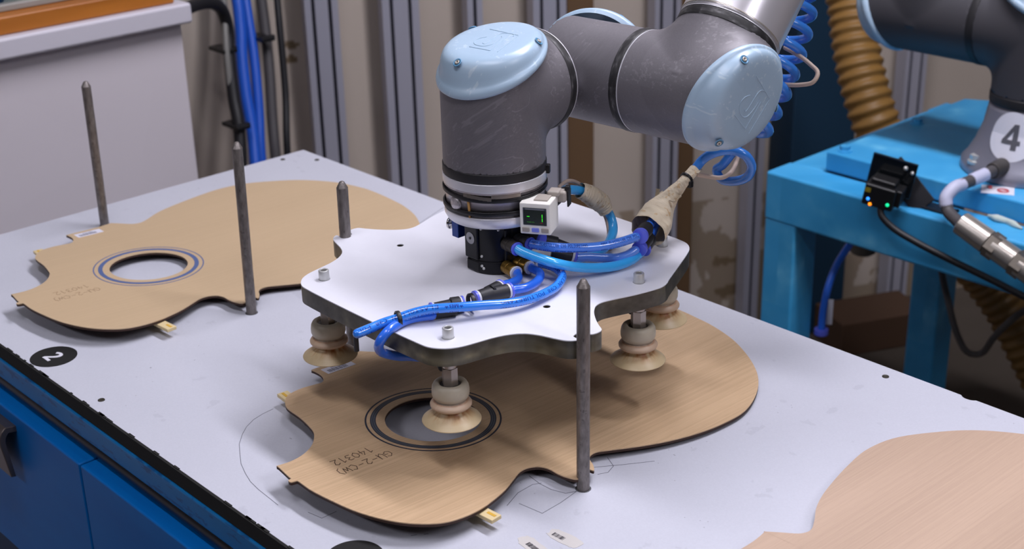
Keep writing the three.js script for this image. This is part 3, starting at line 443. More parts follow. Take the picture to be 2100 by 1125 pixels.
function jointCap(robot, c, a, b, rim, s, emblem, label) {
  const g = capGeo(c, a, b, rim, s), q = V().crossVectors(a, b), cap = mesh('joint_cap', g, mats.capBlue, robot); if (label) cap.userData.label = label;
  { const n = g.attributes.normal, p = g.attributes.position; let d = 0; for (let i = 0; i < 40; i++) { const k = 7 * 97 + i; d += (p.getX(k) - c.x) * n.getX(k) + (p.getY(k) - c.y) * n.getY(k) + (p.getZ(k) - c.z) * n.getZ(k); } if (d < 0) { const ix = g.index.array; for (let i = 0; i < ix.length; i += 3) { const t = ix[i + 1]; ix[i + 1] = ix[i + 2]; ix[i + 2] = t; } g.computeVertexNormals(); } }
  const pt = (h, w, up) => V(c.x, c.y, c.z).addScaledVector(b, h * s).addScaledVector(q, w * s).addScaledVector(a, rim + 0.024 * s + 0.2 * h * s + up);
  if (emblem) {
    const S = [[[0.003, 0.0086], [-0.0031, 0.0134], [-0.0101, 0.013], [-0.0147, 0.0069], [-0.015, -0.003], [-0.0129, -0.0064], [-0.0084, -0.0087], [0.0071, -0.0081], [0.0099, -0.0049]], [[-0.0095, 0.0022], [-0.0103, -0.0009], [0.0114, 0.0003], [0.0147, -0.0011], [0.0177, -0.0075], [0.017, -0.0149], [0.0138, -0.0167]],
      [[0.0083, -0.0118], [-0.0202, -0.017], [-0.0208, 0.0091]], [[-0.02, -0.0262], [0.0175, -0.0205], [0.019, 0.0183]]];
    S.forEach((l, i) => { const pts = l.map(([h, w]) => pt(h, w, 0.0001)); const gg = i < 2 ? tube(pts, 0.00042, 40, 8) : merge(pts.slice(1).map((p, k) => cyl(pts[k], p, 0.00042, 0.00042, 8))); mesh('emblem_line', gg, mats.capBlue, cap); });
  }
  for (const f of [Math.PI, Math.PI / 3 + 0.08, -Math.PI / 3 - 0.08]) {
    const h = 0.0452 * Math.cos(f), w = 0.0452 * Math.sin(f), base = pt(h, w, -0.0062 * s), ax = V().copy(a).addScaledVector(b, Math.cos(f) * 0.9).addScaledVector(q, Math.sin(f) * 0.9).normalize();
    const o = base.clone().addScaledVector(ax, 0.0035 * s);
    mesh('screw_pocket', alignY(lathe([[0.0042 * s, 0], [0.0046 * s, 0.0007], [0.0038 * s, 0.001], [0.0035 * s, 0.0002], [0, 0]], 24), o, o.clone().add(ax)), mats.capEdge, cap);
    mesh('screw', alignY(lathe([[0.0022 * s, 0], [0.0026 * s, 0.0012], [0.0018 * s, 0.0017], [0.0008 * s, 0.0015], [0.0007 * s, 0.0006], [0, 0.0006]], 20), o, o.clone().add(ax)), mats.nickel, cap);
  }
  return cap;
}
const arm = thing('industrial_robot', 'grey robot arm with pale blue joint caps holding the gripper', 'robot arm');
const RA = 0.0514, UP = V(0, 1, 0), D5 = V(-0.10142, 0, -0.99484).normalize(), E4 = V(0.99484, 0, -0.10142).normalize();
const CA = V(AX, 1.22728, AZ), CB = CA.clone().addScaledVector(D5, 0.1254), CD = CB.clone().addScaledVector(E4, 0.1573);
const GD = UP.clone().multiplyScalar(0.7080).addScaledVector(D5, 0.7062).normalize();
{
  const part = (g, l) => { const m = mesh('joint_housing', g, mats.castGrey, arm); m.userData.label = l; };
  part(housing(CA, UP, D5, RA, 0.0675, 0.0298, 0.4, 0.061, 0.016, 0.0028), 'upright wrist housing');
  part(housing(CB, D5.clone(), E4, RA, -0.065, 0.0325, 0.4, 0.088, 0.03, 0.0028), 'middle wrist housing');
  {
    // middle housing starts beyond the first band: its main tube runs from the band to the rear cap
  }
  part(housing(CD, E4, GD, RA, 0.0655, 0.0353, 0.4, 0.0585, 0.02, 0.0028), 'outer wrist housing');
  jointCap(arm, CA, UP, D5, 0.0298, 1, true, 'cap on top of the upright wrist'); jointCap(arm, CB, D5, E4, 0.0325, 1, false, 'cap at the rear of the middle wrist'); jointCap(arm, CD, E4, GD, 0.0353, 1, true, 'scuffed cap facing the viewer');
  const band = (c, ax, t0, t1) => { const m = V().copy(c).addScaledVector(ax, (t0 + t1) / 2); mesh('seal_band', ringBand(m, ax, RA - 0.008, RA + 0.0008, t1 - t0), mats.bandWorn, arm); mesh('bright_ring', ringBand(V().copy(c).addScaledVector(ax, t1 + 0.0006), ax, RA - 0.008, RA + 0.0004, 0.0012), mats.alu, arm); };
  band(CA, D5, 0.0583, 0.0679); band(CB, E4, 0.0848, 0.095); band(CD, GD, 0.0557, 0.0663);
  mesh('seal_band', ringBand([AX, TBL + 0.2559, AZ], UP, RA - 0.008, RA + 0.0008, 0.0104), mats.rubber, arm);
  // forearm tube
  const p0 = CD.clone().addScaledVector(GD, 0.0663), p1 = CD.clone().addScaledVector(GD, 0.62);
  mesh('forearm_tube', alignY(lathe([[0.0505, 0], [0.0518, 0.001], [0.0525, 0.004], [0.0522, 0.02], [0.0522, 0.2], [0.0522, 0.55], [0, 0.55]], 72), p0, p1), mats.aluTube, arm);
  mesh('worn_band', ringBand(CD.clone().addScaledVector(GD, 0.0705), GD, 0.05, 0.0529, 0.0015), mats.nickel, arm);
  // tool flange stack
  const fl = mesh('tool_flange', at(lathe([[0, 0.2125], [0.0496, 0.2125], [0.0500, 0.2420], [0.0515, 0.2392], [0.052, 0.2405], [0.052, 0.2498], [0.0514, 0.2506], [0.04, 0.2507]], 80), AX, TBL, AZ), mats.aluBrushed, arm);
  mesh('flange_ring', at(lathe([[0, 0.2035], [0.0485, 0.2035], [0.0495, 0.2045], [0.0516, 0.2085], [0.0518, 0.2145], [0.0512, 0.2152], [0.03, 0.2153]], 80), AX, TBL, AZ), mats.alu, arm).userData.label = 'bright lower flange ring';
  mesh('flange_ring', at(lathe([[0.03, 0.2412], [0.0518, 0.2415], [0.0524, 0.2424], [0.0524, 0.2500], [0.0517, 0.2508], [0.03, 0.2509]], 80), AX, TBL, AZ), mats.alu, arm).userData.label = 'bright upper flange ring';
  const toDir = (deg) => V(Math.sin(deg * Math.PI / 180), 0, Math.cos(deg * Math.PI / 180)), onF = (deg, r, y) => toDir(deg).multiplyScalar(r).add(V(AX, TBL + y, AZ));
  const strap = (y, ph, amp) => { const pts = []; for (let i = 0; i < 48; i++) { const t = i / 48 * 360; pts.push(onF(t, 0.0518 + 0.0004 * Math.sin(t * 0.1), y + amp * Math.sin((t + ph) * Math.PI / 180) + 0.0006 * vn(i * 0.4, y * 100))); }
    const c = new THREE.CatmullRomCurve3(pts, true), N = 160, pos = [], idx = []; for (let i = 0; i <= N; i++) { const p = c.getPointAt((i % N) / N), o = V(p.x - AX, 0, p.z - AZ).normalize(); for (const [dr, dy] of [[-0.0022, -0.0020], [0.0002, -0.0022], [0.0008, -0.0016], [0.0008, 0.0016], [0.0002, 0.0022], [-0.0022, 0.0020]]) pos.push(p.x + o.x * dr, p.y + dy, p.z + o.z * dr); }
    for (let i = 0; i < N; i++) for (let k = 0; k < 6; k++) { const a = i * 6 + k, b = i * 6 + (k + 1) % 6; idx.push(a, b, a + 6, b, b + 6, a + 6); }
    const g = new THREE.BufferGeometry(); g.setAttribute('position', new THREE.Float32BufferAttribute(pos, 3)); g.setIndex(idx); g.computeVertexNormals(); const m = mesh('cable_tie', g, mats.black, arm); m.userData.label = 'black tie round the tool flange'; return m; };
  strap(0.2352, 40, -0.0015); strap(0.2190, 30, 0.001);
  mesh('tie_head', box(0.006, 0.009, 0.005, 0, 0, 0, 0.001).rotateY(2.2).translate(...onF(128, 0.0535, 0.252).toArray()), mats.black, arm);
  mesh('domed_button', alignY(lathe([[0.0078, 0], [0.0078, 0.0008], [0.0062, 0.0026], [0.0035, 0.0036], [0, 0.0039]], 36), onF(-3, 0.0494, 0.2258), onF(-3, 0.09, 0.2258)), mats.aluBrushed, fl);
  const clip = []; for (let i = 0; i < 14; i++) clip.push(box(0.0042, 0.0035, 0.001).rotateY((14 + i * 4.6) * Math.PI / 180).translate(...onF(14 + i * 4.6, 0.0522, 0.2385 - 0.0004 * i * (i < 7 ? 1 : 0)).toArray())); mesh('metal_strip', merge(clip), M(0x8e867e, 0.35, 0.8), fl);
  mesh('wooden_wedge', cyl(onF(18, 0.0505, 0.2145), onF(17, 0.0512, 0.232), 0.0011, 0.0014, 10), mats.woodStick, fl);
}

// second robot on its stand
const B0 = V(-0.0805, 0.8245, -1.3116);
const arm2 = thing('industrial_robot', 'dark robot arm on the blue stand, base marked with a 4', 'robot arm');
{
  const r = 0.07, J = B0.clone().add(V(0, 0.23, 0)), LX = V(-1, 0, 0);
  const m1 = mesh('joint_housing', housing(J, UP.clone(), LX, r, 0.1, 0.043, 0.4, 0.086, 0.022, 0.0042), mats.darkCast, arm2); m1.userData.label = 'shoulder housing over the base';
  mesh('joint_housing', housing(J.clone().add(V(-0.2, 0, 0)), LX, UP.clone(), r, 0.104, 0.08, 0.4, 0.115, 0.022, 0.0042), mats.darkCast, arm2).userData.label = 'horizontal shoulder joint';
  jointCap(arm2, J.clone().add(V(-0.2, 0, 0)), LX, UP.clone(), 0.08, 1.36, false); jointCap(arm2, J, UP, LX, 0.043, 1.36, false);
  mesh('seal_band', ringBand(J.clone().add(V(-0.091, 0, 0)), LX, r - 0.01, r + 0.0012, 0.014), mats.rubber, arm2);
  mesh('seal_band', ringBand(B0.clone().add(V(0, 0.1225, 0)), UP, r - 0.01, r + 0.0012, 0.017), mats.rubber, arm2);
  mesh('upper_arm', cyl(J.clone().add(V(-0.2, 0.112, 0)), J.clone().add(V(-0.2, 0.6, -0.02)), 0.066, 0.058, 48), mats.aluTube, arm2);
  const ped = mesh('pedestal', at(lathe([[0.05, 0], [0.104, 0], [0.106, 0.002], [0.105, 0.014], [0.098, 0.022], [0.086, 0.045], [0.076, 0.075], [0.071, 0.105], [0.0695, 0.1145], [0.05, 0.1145]], 80), B0.x, B0.y, B0.z), M(0x8f8f9c, 0.4, 0.5), arm2);
  // round label with the number on the pedestal, curved with it
  const disc = (rr, y0, mat, name, geo) => { const g = geo || new THREE.CircleGeometry(rr, 48); const s = new TessellateModifier(0.012, 5).modify(g.index ? g.toNonIndexed() : g), p = s.attributes.position; const fa = 0.108;
    for (let i = 0; i < p.count; i++) { const y = p.getY(i) + y0, R = (y < 0.075 ? 0.076 + (0.075 - y) * 0.335 : 0.076 - (y - 0.075) * 0.165) + (name === 'numeral' ? 0.0022 : 0.0016) + p.getZ(i), f = p.getX(i) / 0.079 + fa; p.setXYZ(i, B0.x + Math.sin(f) * R, B0.y + y, B0.z + Math.cos(f) * R); } s.computeVertexNormals(); mesh(name, s, mat, ped); };
  disc(0.0385, 0.0745, mats.white, 'number_label'); disc(0, 0.0745, M(0x55555c, 0.6), 'numeral', flatText('4', 0.04, 0.0003));
  for (const a of [-1.9, -0.55, 1.25]) mesh('foot_bolt', at(merge([hexBar([0, 0.016, 0], [0, 0.026, 0], 0.009), cyl([0, 0.012, 0], [0, 0.017, 0], 0.012)]), B0.x + Math.sin(a) * 0.094, B0.y + 0.006, B0.z + Math.cos(a) * 0.094), mats.screw, ped);
}
const stand = thing('robot_stand', 'bright blue welded steel stand carrying the numbered robot', 'stand');
{
  const beam = (x0, x1, y0, y1, z0, z1, n) => mesh(n, uvBy(box(x1 - x0, y1 - y0, z1 - z0, (x0 + x1) / 2, (y0 + y1) / 2, (z0 + z1) / 2, 0.005), (x, y, z) => [x * 2 + z * 2, y * 2 + z]), mats.standBlue, stand);
  const xl = -0.443, xr = 0.20, zf = -1.0906, zb = -1.66, w = 0.068, yt = 0.7896;
  beam(xl, xr, yt - 0.088, yt, zf - w, zf, 'front_beam'); beam(xl, xr, yt - 0.088, yt, zb, zb + w, 'rear_beam'); beam(xl, xl + w, yt - 0.08, yt - 0.002, zb + w, zf - w, 'side_beam'); beam(xr - w, xr, yt - 0.08, yt - 0.002, zb + w, zf - w, 'side_beam');
  for (const [x, z] of [[xl, zf - w], [xr - w, zf - w], [xl, zb], [xr - w, zb]]) beam(x + 0.0008, x + w - 0.0008, 0.008, yt - 0.086, z + 0.0008, z + w - 0.0008, 'leg');
  for (const [x, z] of [[xl, zf - w], [xr - w, zf - w], [xl, zb], [xr - w, zb]]) beam(x - 0.02, x + w + 0.02, 0, 0.01, z - 0.02, z + w + 0.02, 'foot_plate');
  const ps = new THREE.Shape([[-0.3697, 1.162], [0.19, 1.162], [0.19, 1.72], [-0.30, 1.72], [-0.33, 1.62], [-0.3697, 1.60]].map(([a, b]) => new THREE.Vector2(a, b)));
  const pg = new THREE.ExtrudeGeometry(ps, { depth: 0.029, bevelEnabled: true, bevelSize: 0.003, bevelOffset: -0.003, bevelThickness: 0.003, bevelSegments: 2 }); pg.rotateX(-Math.PI / 2);
  mesh('mounting_plate', uvBy(at(pg, 0, 0.7925, 0), (x, y, z) => [x * 2, z * 2 + y]), mats.standBlue, stand);
  for (const [x, z] of [[-0.349, -1.185], [-0.348, -1.405], [-0.29, -1.66]]) mesh('bolt', at(merge([cyl([0, 0, 0], [0, 0.002, 0], 0.0125), hexBar([0, 0.002, 0], [0, 0.009, 0], 0.009)]), x, 0.8245, z), mats.standBlue, stand);
  const wl = mesh('warning_label', box(0.05, 0.0004, 0.038).rotateY(0.5).translate(-0.060, 0.8247, -1.186), mats.white, stand); mesh('warning_print', merge([at(new THREE.TorusGeometry(0.008, 0.0016, 6, 24).rotateX(-Math.PI / 2), -0.052, 0.8248, -1.188), cyl([-0.058, 0.8249, -1.182], [-0.046, 0.8249, -1.194], 0.0011), cyl([-0.076, 0.8249, -1.184], [-0.072, 0.825, -1.188], 0.004)]), M(0xb0454a, 0.6), wl);
}
// camera sensor on the stand
{
  const t = thing('vision_sensor', 'black vision sensor with glowing dots on a bent bracket', 'sensor', [-0.1917, 0.8181, -1.0621]);
  t.quaternion.copy(new THREE.Quaternion().setFromEuler(new THREE.Euler(-0.42, 0.83, 0, 'YXZ'))).multiply(new THREE.Quaternion().setFromEuler(new THREE.Euler(0.5, -0.42, -0.16, 'ZXY')));
  mesh('body', merge([box(0.050, 0.036, 0.040, 0, 0, 0, 0.003), box(0.040, 0.010, 0.03, 0.0, 0.021, -0.004, 0.003), box(0.010, 0.028, 0.034, 0.028, 0.002, -0.006, 0.002)]), M(0x0e0e10, 0.45), t);
  mesh('lens_plate', box(0.072, 0.060, 0.003, 0.004, 0.022, -0.030, 0.0014), P(0x14171a, 0.08, { clearcoat: 1 }), t);
  mesh('plate_rim', box(0.072, 0.0022, 0.0045, 0.004, 0.0515, -0.0295), mats.chrome, t);
  mesh('plate_rim', box(0.0022, 0.060, 0.0045, -0.032, 0.022, -0.0295), mats.chrome, t);
  mesh('bracket_screw', at(new THREE.SphereGeometry(0.0036, 16, 10), 0.022, 0.042, -0.0275), mats.screw, t);
  mesh('bracket_screw', at(new THREE.SphereGeometry(0.003, 16, 10), 0.034, 0.037, -0.0275), mats.screw, t);
  const led = (x, y, c) => mesh('indicator_light', at(new THREE.SphereGeometry(0.0027, 14, 10), x, y, 0.0198), new THREE.MeshStandardMaterial({ color: c, emissive: c, emissiveIntensity: 1.3 }), t);
  led(-0.0155, -0.0065, 0x2f8cff); led(-0.0105, -0.0145, 0xff8a10); led(0.0165, -0.0075, 0x10d888); mesh('yellow_mark', box(0.009, 0.007, 0.0008, -0.019, 0.008, 0.0202), M(0x8a7a18, 0.6), t);
  const br = mesh('bracket', merge([hexFlat([-0.214, 0.849, -1.118], [-0.146, 0.7915, -1.118], 0.040, 0.004)]), M(0x242428, 0.4, 0.5)); br.userData.label = 'dark bent bracket'; br.removeFromParent(); scene.updateMatrixWorld(true); t.attach(br); t.getObjectByName(br.name).name = 'bracket';
  const ft = mesh('bracket_foot', box(0.052, 0.004, 0.030, -0.124, 0.7918, -1.128, 0.001), M(0x242428, 0.4, 0.5)); ft.removeFromParent(); t.attach(ft);
  const fs = mesh('foot_screw', cyl([-0.115, 0.793, -1.128], [-0.115, 0.799, -1.128], 0.0045), mats.screw); fs.removeFromParent(); t.attach(fs);
}
tag(mesh('sensor_cable', tube([[-0.186, 0.803, -1.055], [-0.182, 0.789, -1.05], [-0.162, 0.771, -1.054], [-0.1227, 0.754, -1.063], [-0.069, 0.735, -1.078], [0.0016, 0.724, -1.0765], [0.07, 0.714, -1.071], [0.15, 0.700, -1.07]], 0.0055, 70), mats.cableBlack), 'black cable hanging from the vision sensor along the stand beam', 'cable');
{
  const t = thing('robot_cable', 'grey sleeved robot cable ending in a silver screwed connector', 'cable');
  mesh('cable', tube([[-0.0762, 0.8507, -1.215], [-0.0764, 0.8510, -1.178], [-0.0839, 0.8458, -1.134], [-0.0880, 0.8435, -1.102], [-0.0910, 0.8310, -1.086], [-0.083, 0.8137, -1.080], [-0.0614, 0.8068, -1.0689], [-0.040, 0.806, -1.055]], 0.0096, 80), mats.cableGrey, t);
  mesh('white_sleeve', cyl([-0.0768, 0.8507, -1.174], [-0.0826, 0.8467, -1.141], 0.0104), mats.sleeveWhite, t);
  mesh('white_sleeve', tube([[-0.0857, 0.8448, -1.119], [-0.0880, 0.8435, -1.102], [-0.0910, 0.8310, -1.086], [-0.0885, 0.8220, -1.0825]], 0.0104, 20), mats.sleeveWhite, t);
  mesh('plug', cyl([-0.0762, 0.8505, -1.232], [-0.0762, 0.8509, -1.192], 0.0155, 0.013), M(0x3a3634, 0.5), t);
  const a = V(-0.047, 0.809, -1.058), d = V(0.108, -0.045, -0.006).normalize(), k = (s) => a.clone().addScaledVector(d, s);
  mesh('connector_shell', merge([cyl(k(0), k(0.052), 0.0185, 0.0195, 40), cyl(k(0.052), k(0.06), 0.017, 0.017, 40), cyl(k(0.06), k(0.1), 0.019, 0.019, 40), cyl(k(0.1), k(0.108), 0.0165, 0.0165, 40), cyl(k(0.108), k(0.2), 0.019, 0.019, 40)]), mats.nickel, t);
  mesh('hex_nut', hexBar(k(0.053), k(0.07), 0.0215), M(0x8e867c, 0.35, 0.85), t); mesh('hex_nut', hexBar(k(0.1), k(0.118), 0.0215), M(0x8e867c, 0.35, 0.85), t);
}
// duct, hanging cables and the pipe end behind the stand
{
  const c = curve([[-0.716, 1.05, -1.672], [-0.681, 0.954, -1.66], [-0.63, 0.84, -1.63], [-0.57, 0.722, -1.62], [-0.523, 0.59, -1.665], [-0.483, 0.475, -1.755], [-0.432, 0.378, -1.84], [-0.373, 0.299, -1.87], [-0.31, 0.207, -1.88], [-0.244, 0.11, -1.89], [-0.18, 0.055, -1.89]]);
  const N = 620, S = 28, fr = c.computeFrenetFrames(N, false), pos = [], idx = [], L = c.getLength();
  for (let i = 0; i <= N; i++) { const p = c.getPointAt(i / N), r = 0.047 + 0.003 * Math.cos(i / N * L / 0.0235 * Math.PI * 2); for (let k = 0; k <= S; k++) { const f = k / S * Math.PI * 2, q = p.clone().addScaledVector(fr.normals[i], Math.cos(f) * r).addScaledVector(fr.binormals[i], Math.sin(f) * r); pos.push(q.x, q.y, q.z); } }
  for (let i = 0; i < N; i++) for (let k = 0; k < S; k++) { const a = i * (S + 1) + k, b = a + S + 1; idx.push(a, a + 1, b, a + 1, b + 1, b); }
  const g = new THREE.BufferGeometry(); g.setAttribute('position', new THREE.Float32BufferAttribute(pos, 3)); g.setIndex(idx); g.computeVertexNormals();
  tag(mesh('extraction_duct', g, mats.duct), 'ribbed tan extraction duct hanging behind the blue stand', 'duct');
}
tag(mesh('air_hose', tube([[-0.358, 0.66, -1.275], [-0.366, 0.624, -1.240], [-0.370, 0.588, -1.210], [-0.369, 0.552, -1.190], [-0.366, 0.52, -1.178], [-0.362, 0.486, -1.170]], 0.0068, 50), mats.hoseDark), 'dark blue hose hanging under the blue stand beam', 'hose');
tag(mesh('hose_end', cyl([-0.362, 0.487, -1.17], [-0.362, 0.476, -1.17], 0.013, 0.013, 28), mats.collar), 'purple collar at the end of the hose under the stand', 'fitting');
tag(mesh('loose_cable', tube([[-0.289, 0.70, -1.436], [-0.289, 0.556, -1.436], [-0.259, 0.489, -1.425], [-0.229, 0.429, -1.42], [-0.209, 0.402, -1.425], [-0.192, 0.399, -1.441], [-0.161, 0.45, -1.428], [-0.124, 0.503, -1.421], [-0.085, 0.544, -1.409], [0.02, 0.66, -1.38]], 0.0062, 80), mats.greyWire), 'grey cable looping in a V under the blue stand', 'cable');
tag(mesh('drain_pipe', cyl([-0.528, 0.62, -1.545], [-0.548, 0.47, -1.57], 0.028, 0.028, 32), M(0x4b463f, 0.6)), 'short dark pipe end behind the front beam of the stand', 'pipe');

// ------------------------------------------------------------ services in the left corner
const wallHose = M(0x1a58c8, 0.4);
{
  const run = (name, pts, r, mat, label, cat) => tag(mesh(name, tube(pts, r, 70), mat), label, cat);
  run('conduit', [[-1.40, 1.02, -0.535], [-1.425, 1.02, -0.58], [-1.45, 1.012, -0.628], [-1.478, 0.985, -0.668], [-1.487, 0.943, -0.682], [-1.476, 0.898, -0.672], [-1.447, 0.817, -0.655], [-1.422, 0.762, -0.645], [-1.395, 0.66, -0.622], [-1.395, 0.4, -0.585]], 0.0125, mats.cableBlack, 'black conduit bending down from the end of the window sill', 'conduit');
  run('air_hose', [[-1.60, 1.1, -0.755], [-1.544, 1.005, -0.744], [-1.517, 0.931, -0.73], [-1.499, 0.876, -0.715], [-1.472, 0.802, -0.7], [-1.446, 0.738, -0.69], [-1.40, 0.62, -0.66], [-1.37, 0.4, -0.64]], 0.0125, wallHose, 'left of the two blue hoses in the cable bundle on the wall', 'hose');
  run('air_hose', [[-1.60, 1.1, -0.785], [-1.558, 0.998, -0.772], [-1.535, 0.942, -0.762], [-1.509, 0.877, -0.75], [-1.471, 0.775, -0.726], [-1.44, 0.682, -0.701], [-1.40, 0.5, -0.68]], 0.0105, wallHose, 'right of the two blue hoses in the cable bundle on the wall', 'hose');
  run('power_cable', [[-1.605, 1.1, -0.822], [-1.567, 0.998, -0.815], [-1.541, 0.918, -0.804], [-1.507, 0.825, -0.783], [-1.478, 0.741, -0.761], [-1.455, 0.675, -0.746], [-1.425, 0.5, -0.73]], 0.0115, mats.cableGrey, 'dark grey power cable right of the blue hoses', 'cable');
  run('wall_pipe', [[-1.508, 1.1, -0.69], [-1.492, 1.0, -0.682], [-1.465, 0.9, -0.66], [-1.45, 0.82, -0.652], [-1.42, 0.7, -0.64], [-1.40, 0.5, -0.63]], 0.0065, M(0x8b8a86, 0.45, 0.3), 'thin grey wire duct left of the black conduit on the wall', 'conduit');
  run('black_cable', [[-1.575, 1.1, -0.853], [-1.55, 0.998, -0.845], [-1.525, 0.918, -0.83], [-1.49, 0.78, -0.807], [-1.46, 0.69, -0.780], [-1.445, 0.55, -0.766]], 0.0075, mats.cableBlack, 'thin black cable, rightmost of the bundle on the wall', 'cable');
  const tie = (x, y, z, w, l) => tag(mesh('cable_tie', merge([box(w, 0.008, 0.03, x, y, z, 0.002).rotateY(0), box(0.01, 0.012, 0.034, x + w * 0.3, y, z - 0.004, 0.002)]), mats.black), l, 'cable tie', 'ties on the wall cable bundle');
  tie(-1.492, 0.905, -0.668, 0.06, 'upper black tie at the left of the wall cable bundle'); tie(-1.428, 0.765, -0.642, 0.06, 'lower black tie at the left of the wall cable bundle'); tie(-1.515, 0.905, -0.775, 0.06, 'black tie sticking out right of the blue hoses on the wall');
}
tag(mesh('window_brace', cyl([-1.33, 1.082, -0.10], [-1.30, 1.20, -0.175], 0.03, 0.03, 24), M(0x0b5ca8, 0.5)), 'bright blue bar crossing the top left picture corner by the window', 'bar');

// ------------------------------------------------------------ hoses and fittings on the gripper
const printed = (bg) => P(0xffffff, 0.2, { clearcoat: 0.5, clearcoatRoughness: 0.12, map: (() => { const t = canvasTex(1024, 256, (c, w, h) => { c.fillStyle = bg; c.fillRect(0, 0, w, h); c.fillStyle = '#1d3f9a'; c.font = 'bold 44px monospace'; for (const y of [46, 110, 174, 238]) c.fillText('*MB* ELASTOLLAN C98 POLIURETANO', 10, y); }); t.wrapS = t.wrapT = THREE.RepeatWrapping; t.repeat.set(1.6, 1); return t; })() });
const hosePrint = printed('#348af8'), hosePrint2 = printed('#5690fa');
const air = (pts, r, mat, label) => tag(mesh('air_hose', tube(pts, r, 110, 18), mat), label, 'hose');
air([[0.030, 1.0565, -0.0945], [0.0517, 1.056, -0.0975], [0.0701, 1.0555, -0.0902], [0.0837, 1.0545, -0.0704], [0.0885, 1.0545, -0.0496], [0.0893, 1.056, -0.023], [0.0836, 1.0575, -0.0012], [0.0748, 1.0595, 0.0184], [0.0637, 1.061, 0.0402], [0.0504, 1.0615, 0.0604], [0.0406, 1.059, 0.074], [0.0342, 1.056, 0.0875], [0.028, 1.0535, 0.1006], [0.0258, 1.0518, 0.1172], [0.0238, 1.0505, 0.1285]], 0.0046, hosePrint, 'long printed blue hose sweeping in front of the tool changer to the plate corner');
air([[0.0470, 1.0535, 0.0585], [0.0404, 1.0530, 0.0685], [0.0362, 1.0522, 0.0806], [0.0370, 1.0518, 0.0924], [0.0395, 1.0495, 0.1065], [0.0376, 1.0415, 0.1139], [0.0316, 1.0305, 0.1106], [0.0276, 1.0215, 0.1007], [0.0293, 1.0145, 0.0869], [0.0345, 1.0125, 0.0767], [0.050, 1.013, 0.068], [0.068, 1.014, 0.0665]], 0.0046, mats.hoseDark, 'blue hose looping over the front plate edge and under it');
air([[0.0465, 1.0555, -0.0312], [0.0468, 1.0545, -0.0443], [0.0435, 1.0545, -0.0555], [0.034, 1.056, -0.0628]], 0.0044, mats.hoseDark, 'short blue hose at the nearest brass fitting');
air([[0.0602, 1.0545, -0.0322], [0.0652, 1.0545, -0.0465], [0.0613, 1.0545, -0.0654], [0.0516, 1.0555, -0.0776], [0.0337, 1.056, -0.0815]], 0.0044, mats.hoseDark, 'short blue hose at the middle brass fitting');
air([[0.0325, 1.081, -0.0645], [0.0386, 1.079, -0.0655], [0.0517, 1.075, -0.0717], [0.0653, 1.07, -0.0822], [0.075, 1.062, -0.1027], [0.0833, 1.0565, -0.125], [0.0896, 1.0535, -0.1492], [0.0913, 1.0545, -0.1693], [0.0875, 1.0565, -0.187]], 0.0050, mats.hoseLight, 'lowest light blue hose from the tool changer to the taped bundle');
air([[0.035, 1.081, -0.0825], [0.0507, 1.08, -0.0907], [0.0647, 1.078, -0.107], [0.0779, 1.076, -0.1305], [0.0871, 1.0765, -0.1523], [0.0932, 1.0785, -0.1725]], 0.0048, hosePrint2, 'topmost printed blue hose from the tool changer to the taped bundle');
air([[0.0505, 1.0565, -0.131], [0.0585, 1.0568, -0.1389], [0.0709, 1.057, -0.1472], [0.0831, 1.058, -0.1566], [0.0884, 1.06, -0.167], [0.0905, 1.063, -0.1748]], 0.0046, mats.hosePale, 'short pale blue hose from the Y connector to the taped bundle');
air([[0.0206, 1.1181, -0.1438], [0.0195, 1.115, -0.1568], [0.0202, 1.1095, -0.1702], [0.0243, 1.0988, -0.1841], [0.0271, 1.0871, -0.1959], [0.0318, 1.0755, -0.2003], [0.0382, 1.0655, -0.1972], [0.046, 1.0585, -0.1843], [0.053, 1.0555, -0.1653], [0.0545, 1.055, -0.1465], [0.0508, 1.0555, -0.1322]], 0.0050, mats.hoseLight, 'light blue hose looping up from the Y connector to the gauge');
function sleeve(name, pts, radii, mat, parent, seg = 28, N = 60, ph = 0) {
  const c = curve(pts), fr = c.computeFrenetFrames(N, false), pos = [], uv = [], idx = [];
  for (let i = 0; i <= N; i++) { const t = i / N, p = c.getPointAt(t), f = t * (radii.length - 1), k = Math.min(radii.length - 2, Math.floor(f)), R = radii[k] + (radii[k + 1] - radii[k]) * (f - k);
    for (let j = 0; j <= seg; j++) { const a = j / seg * Math.PI * 2, w = 1 + (fbm(Math.cos(a) * 1.6 + 5 + ph, Math.sin(a) * 1.6 + t * 5, 3) - 0.5) * 0.36, q = p.clone().addScaledVector(fr.normals[i], Math.cos(a) * R * w).addScaledVector(fr.binormals[i], Math.sin(a) * R * w); pos.push(q.x, q.y, q.z); uv.push(j / seg, t * 1.4); } }
  for (let i = 0; i < N; i++) for (let j = 0; j < seg; j++) { const a = i * (seg + 1) + j, b = a + seg + 1; idx.push(a, a + 1, b, a + 1, b + 1, b); }
  const g = new THREE.BufferGeometry(); g.setAttribute('position', new THREE.Float32BufferAttribute(pos, 3)); g.setAttribute('uv', new THREE.Float32BufferAttribute(uv, 2)); g.setIndex(idx); g.computeVertexNormals(); return mesh(name, g, mat, parent);
}
tag(sleeve('tape_wrap', [[0.0199, 1.1122, -0.1655], [0.0228, 1.1035, -0.1790], [0.0262, 1.0925, -0.1915], [0.0290, 1.0830, -0.1965]], [0.0078, 0.0098, 0.0106, 0.0096, 0.0076], mats.tape), 'beige tape wrapped round the light blue loop beside the gauge', 'tape');
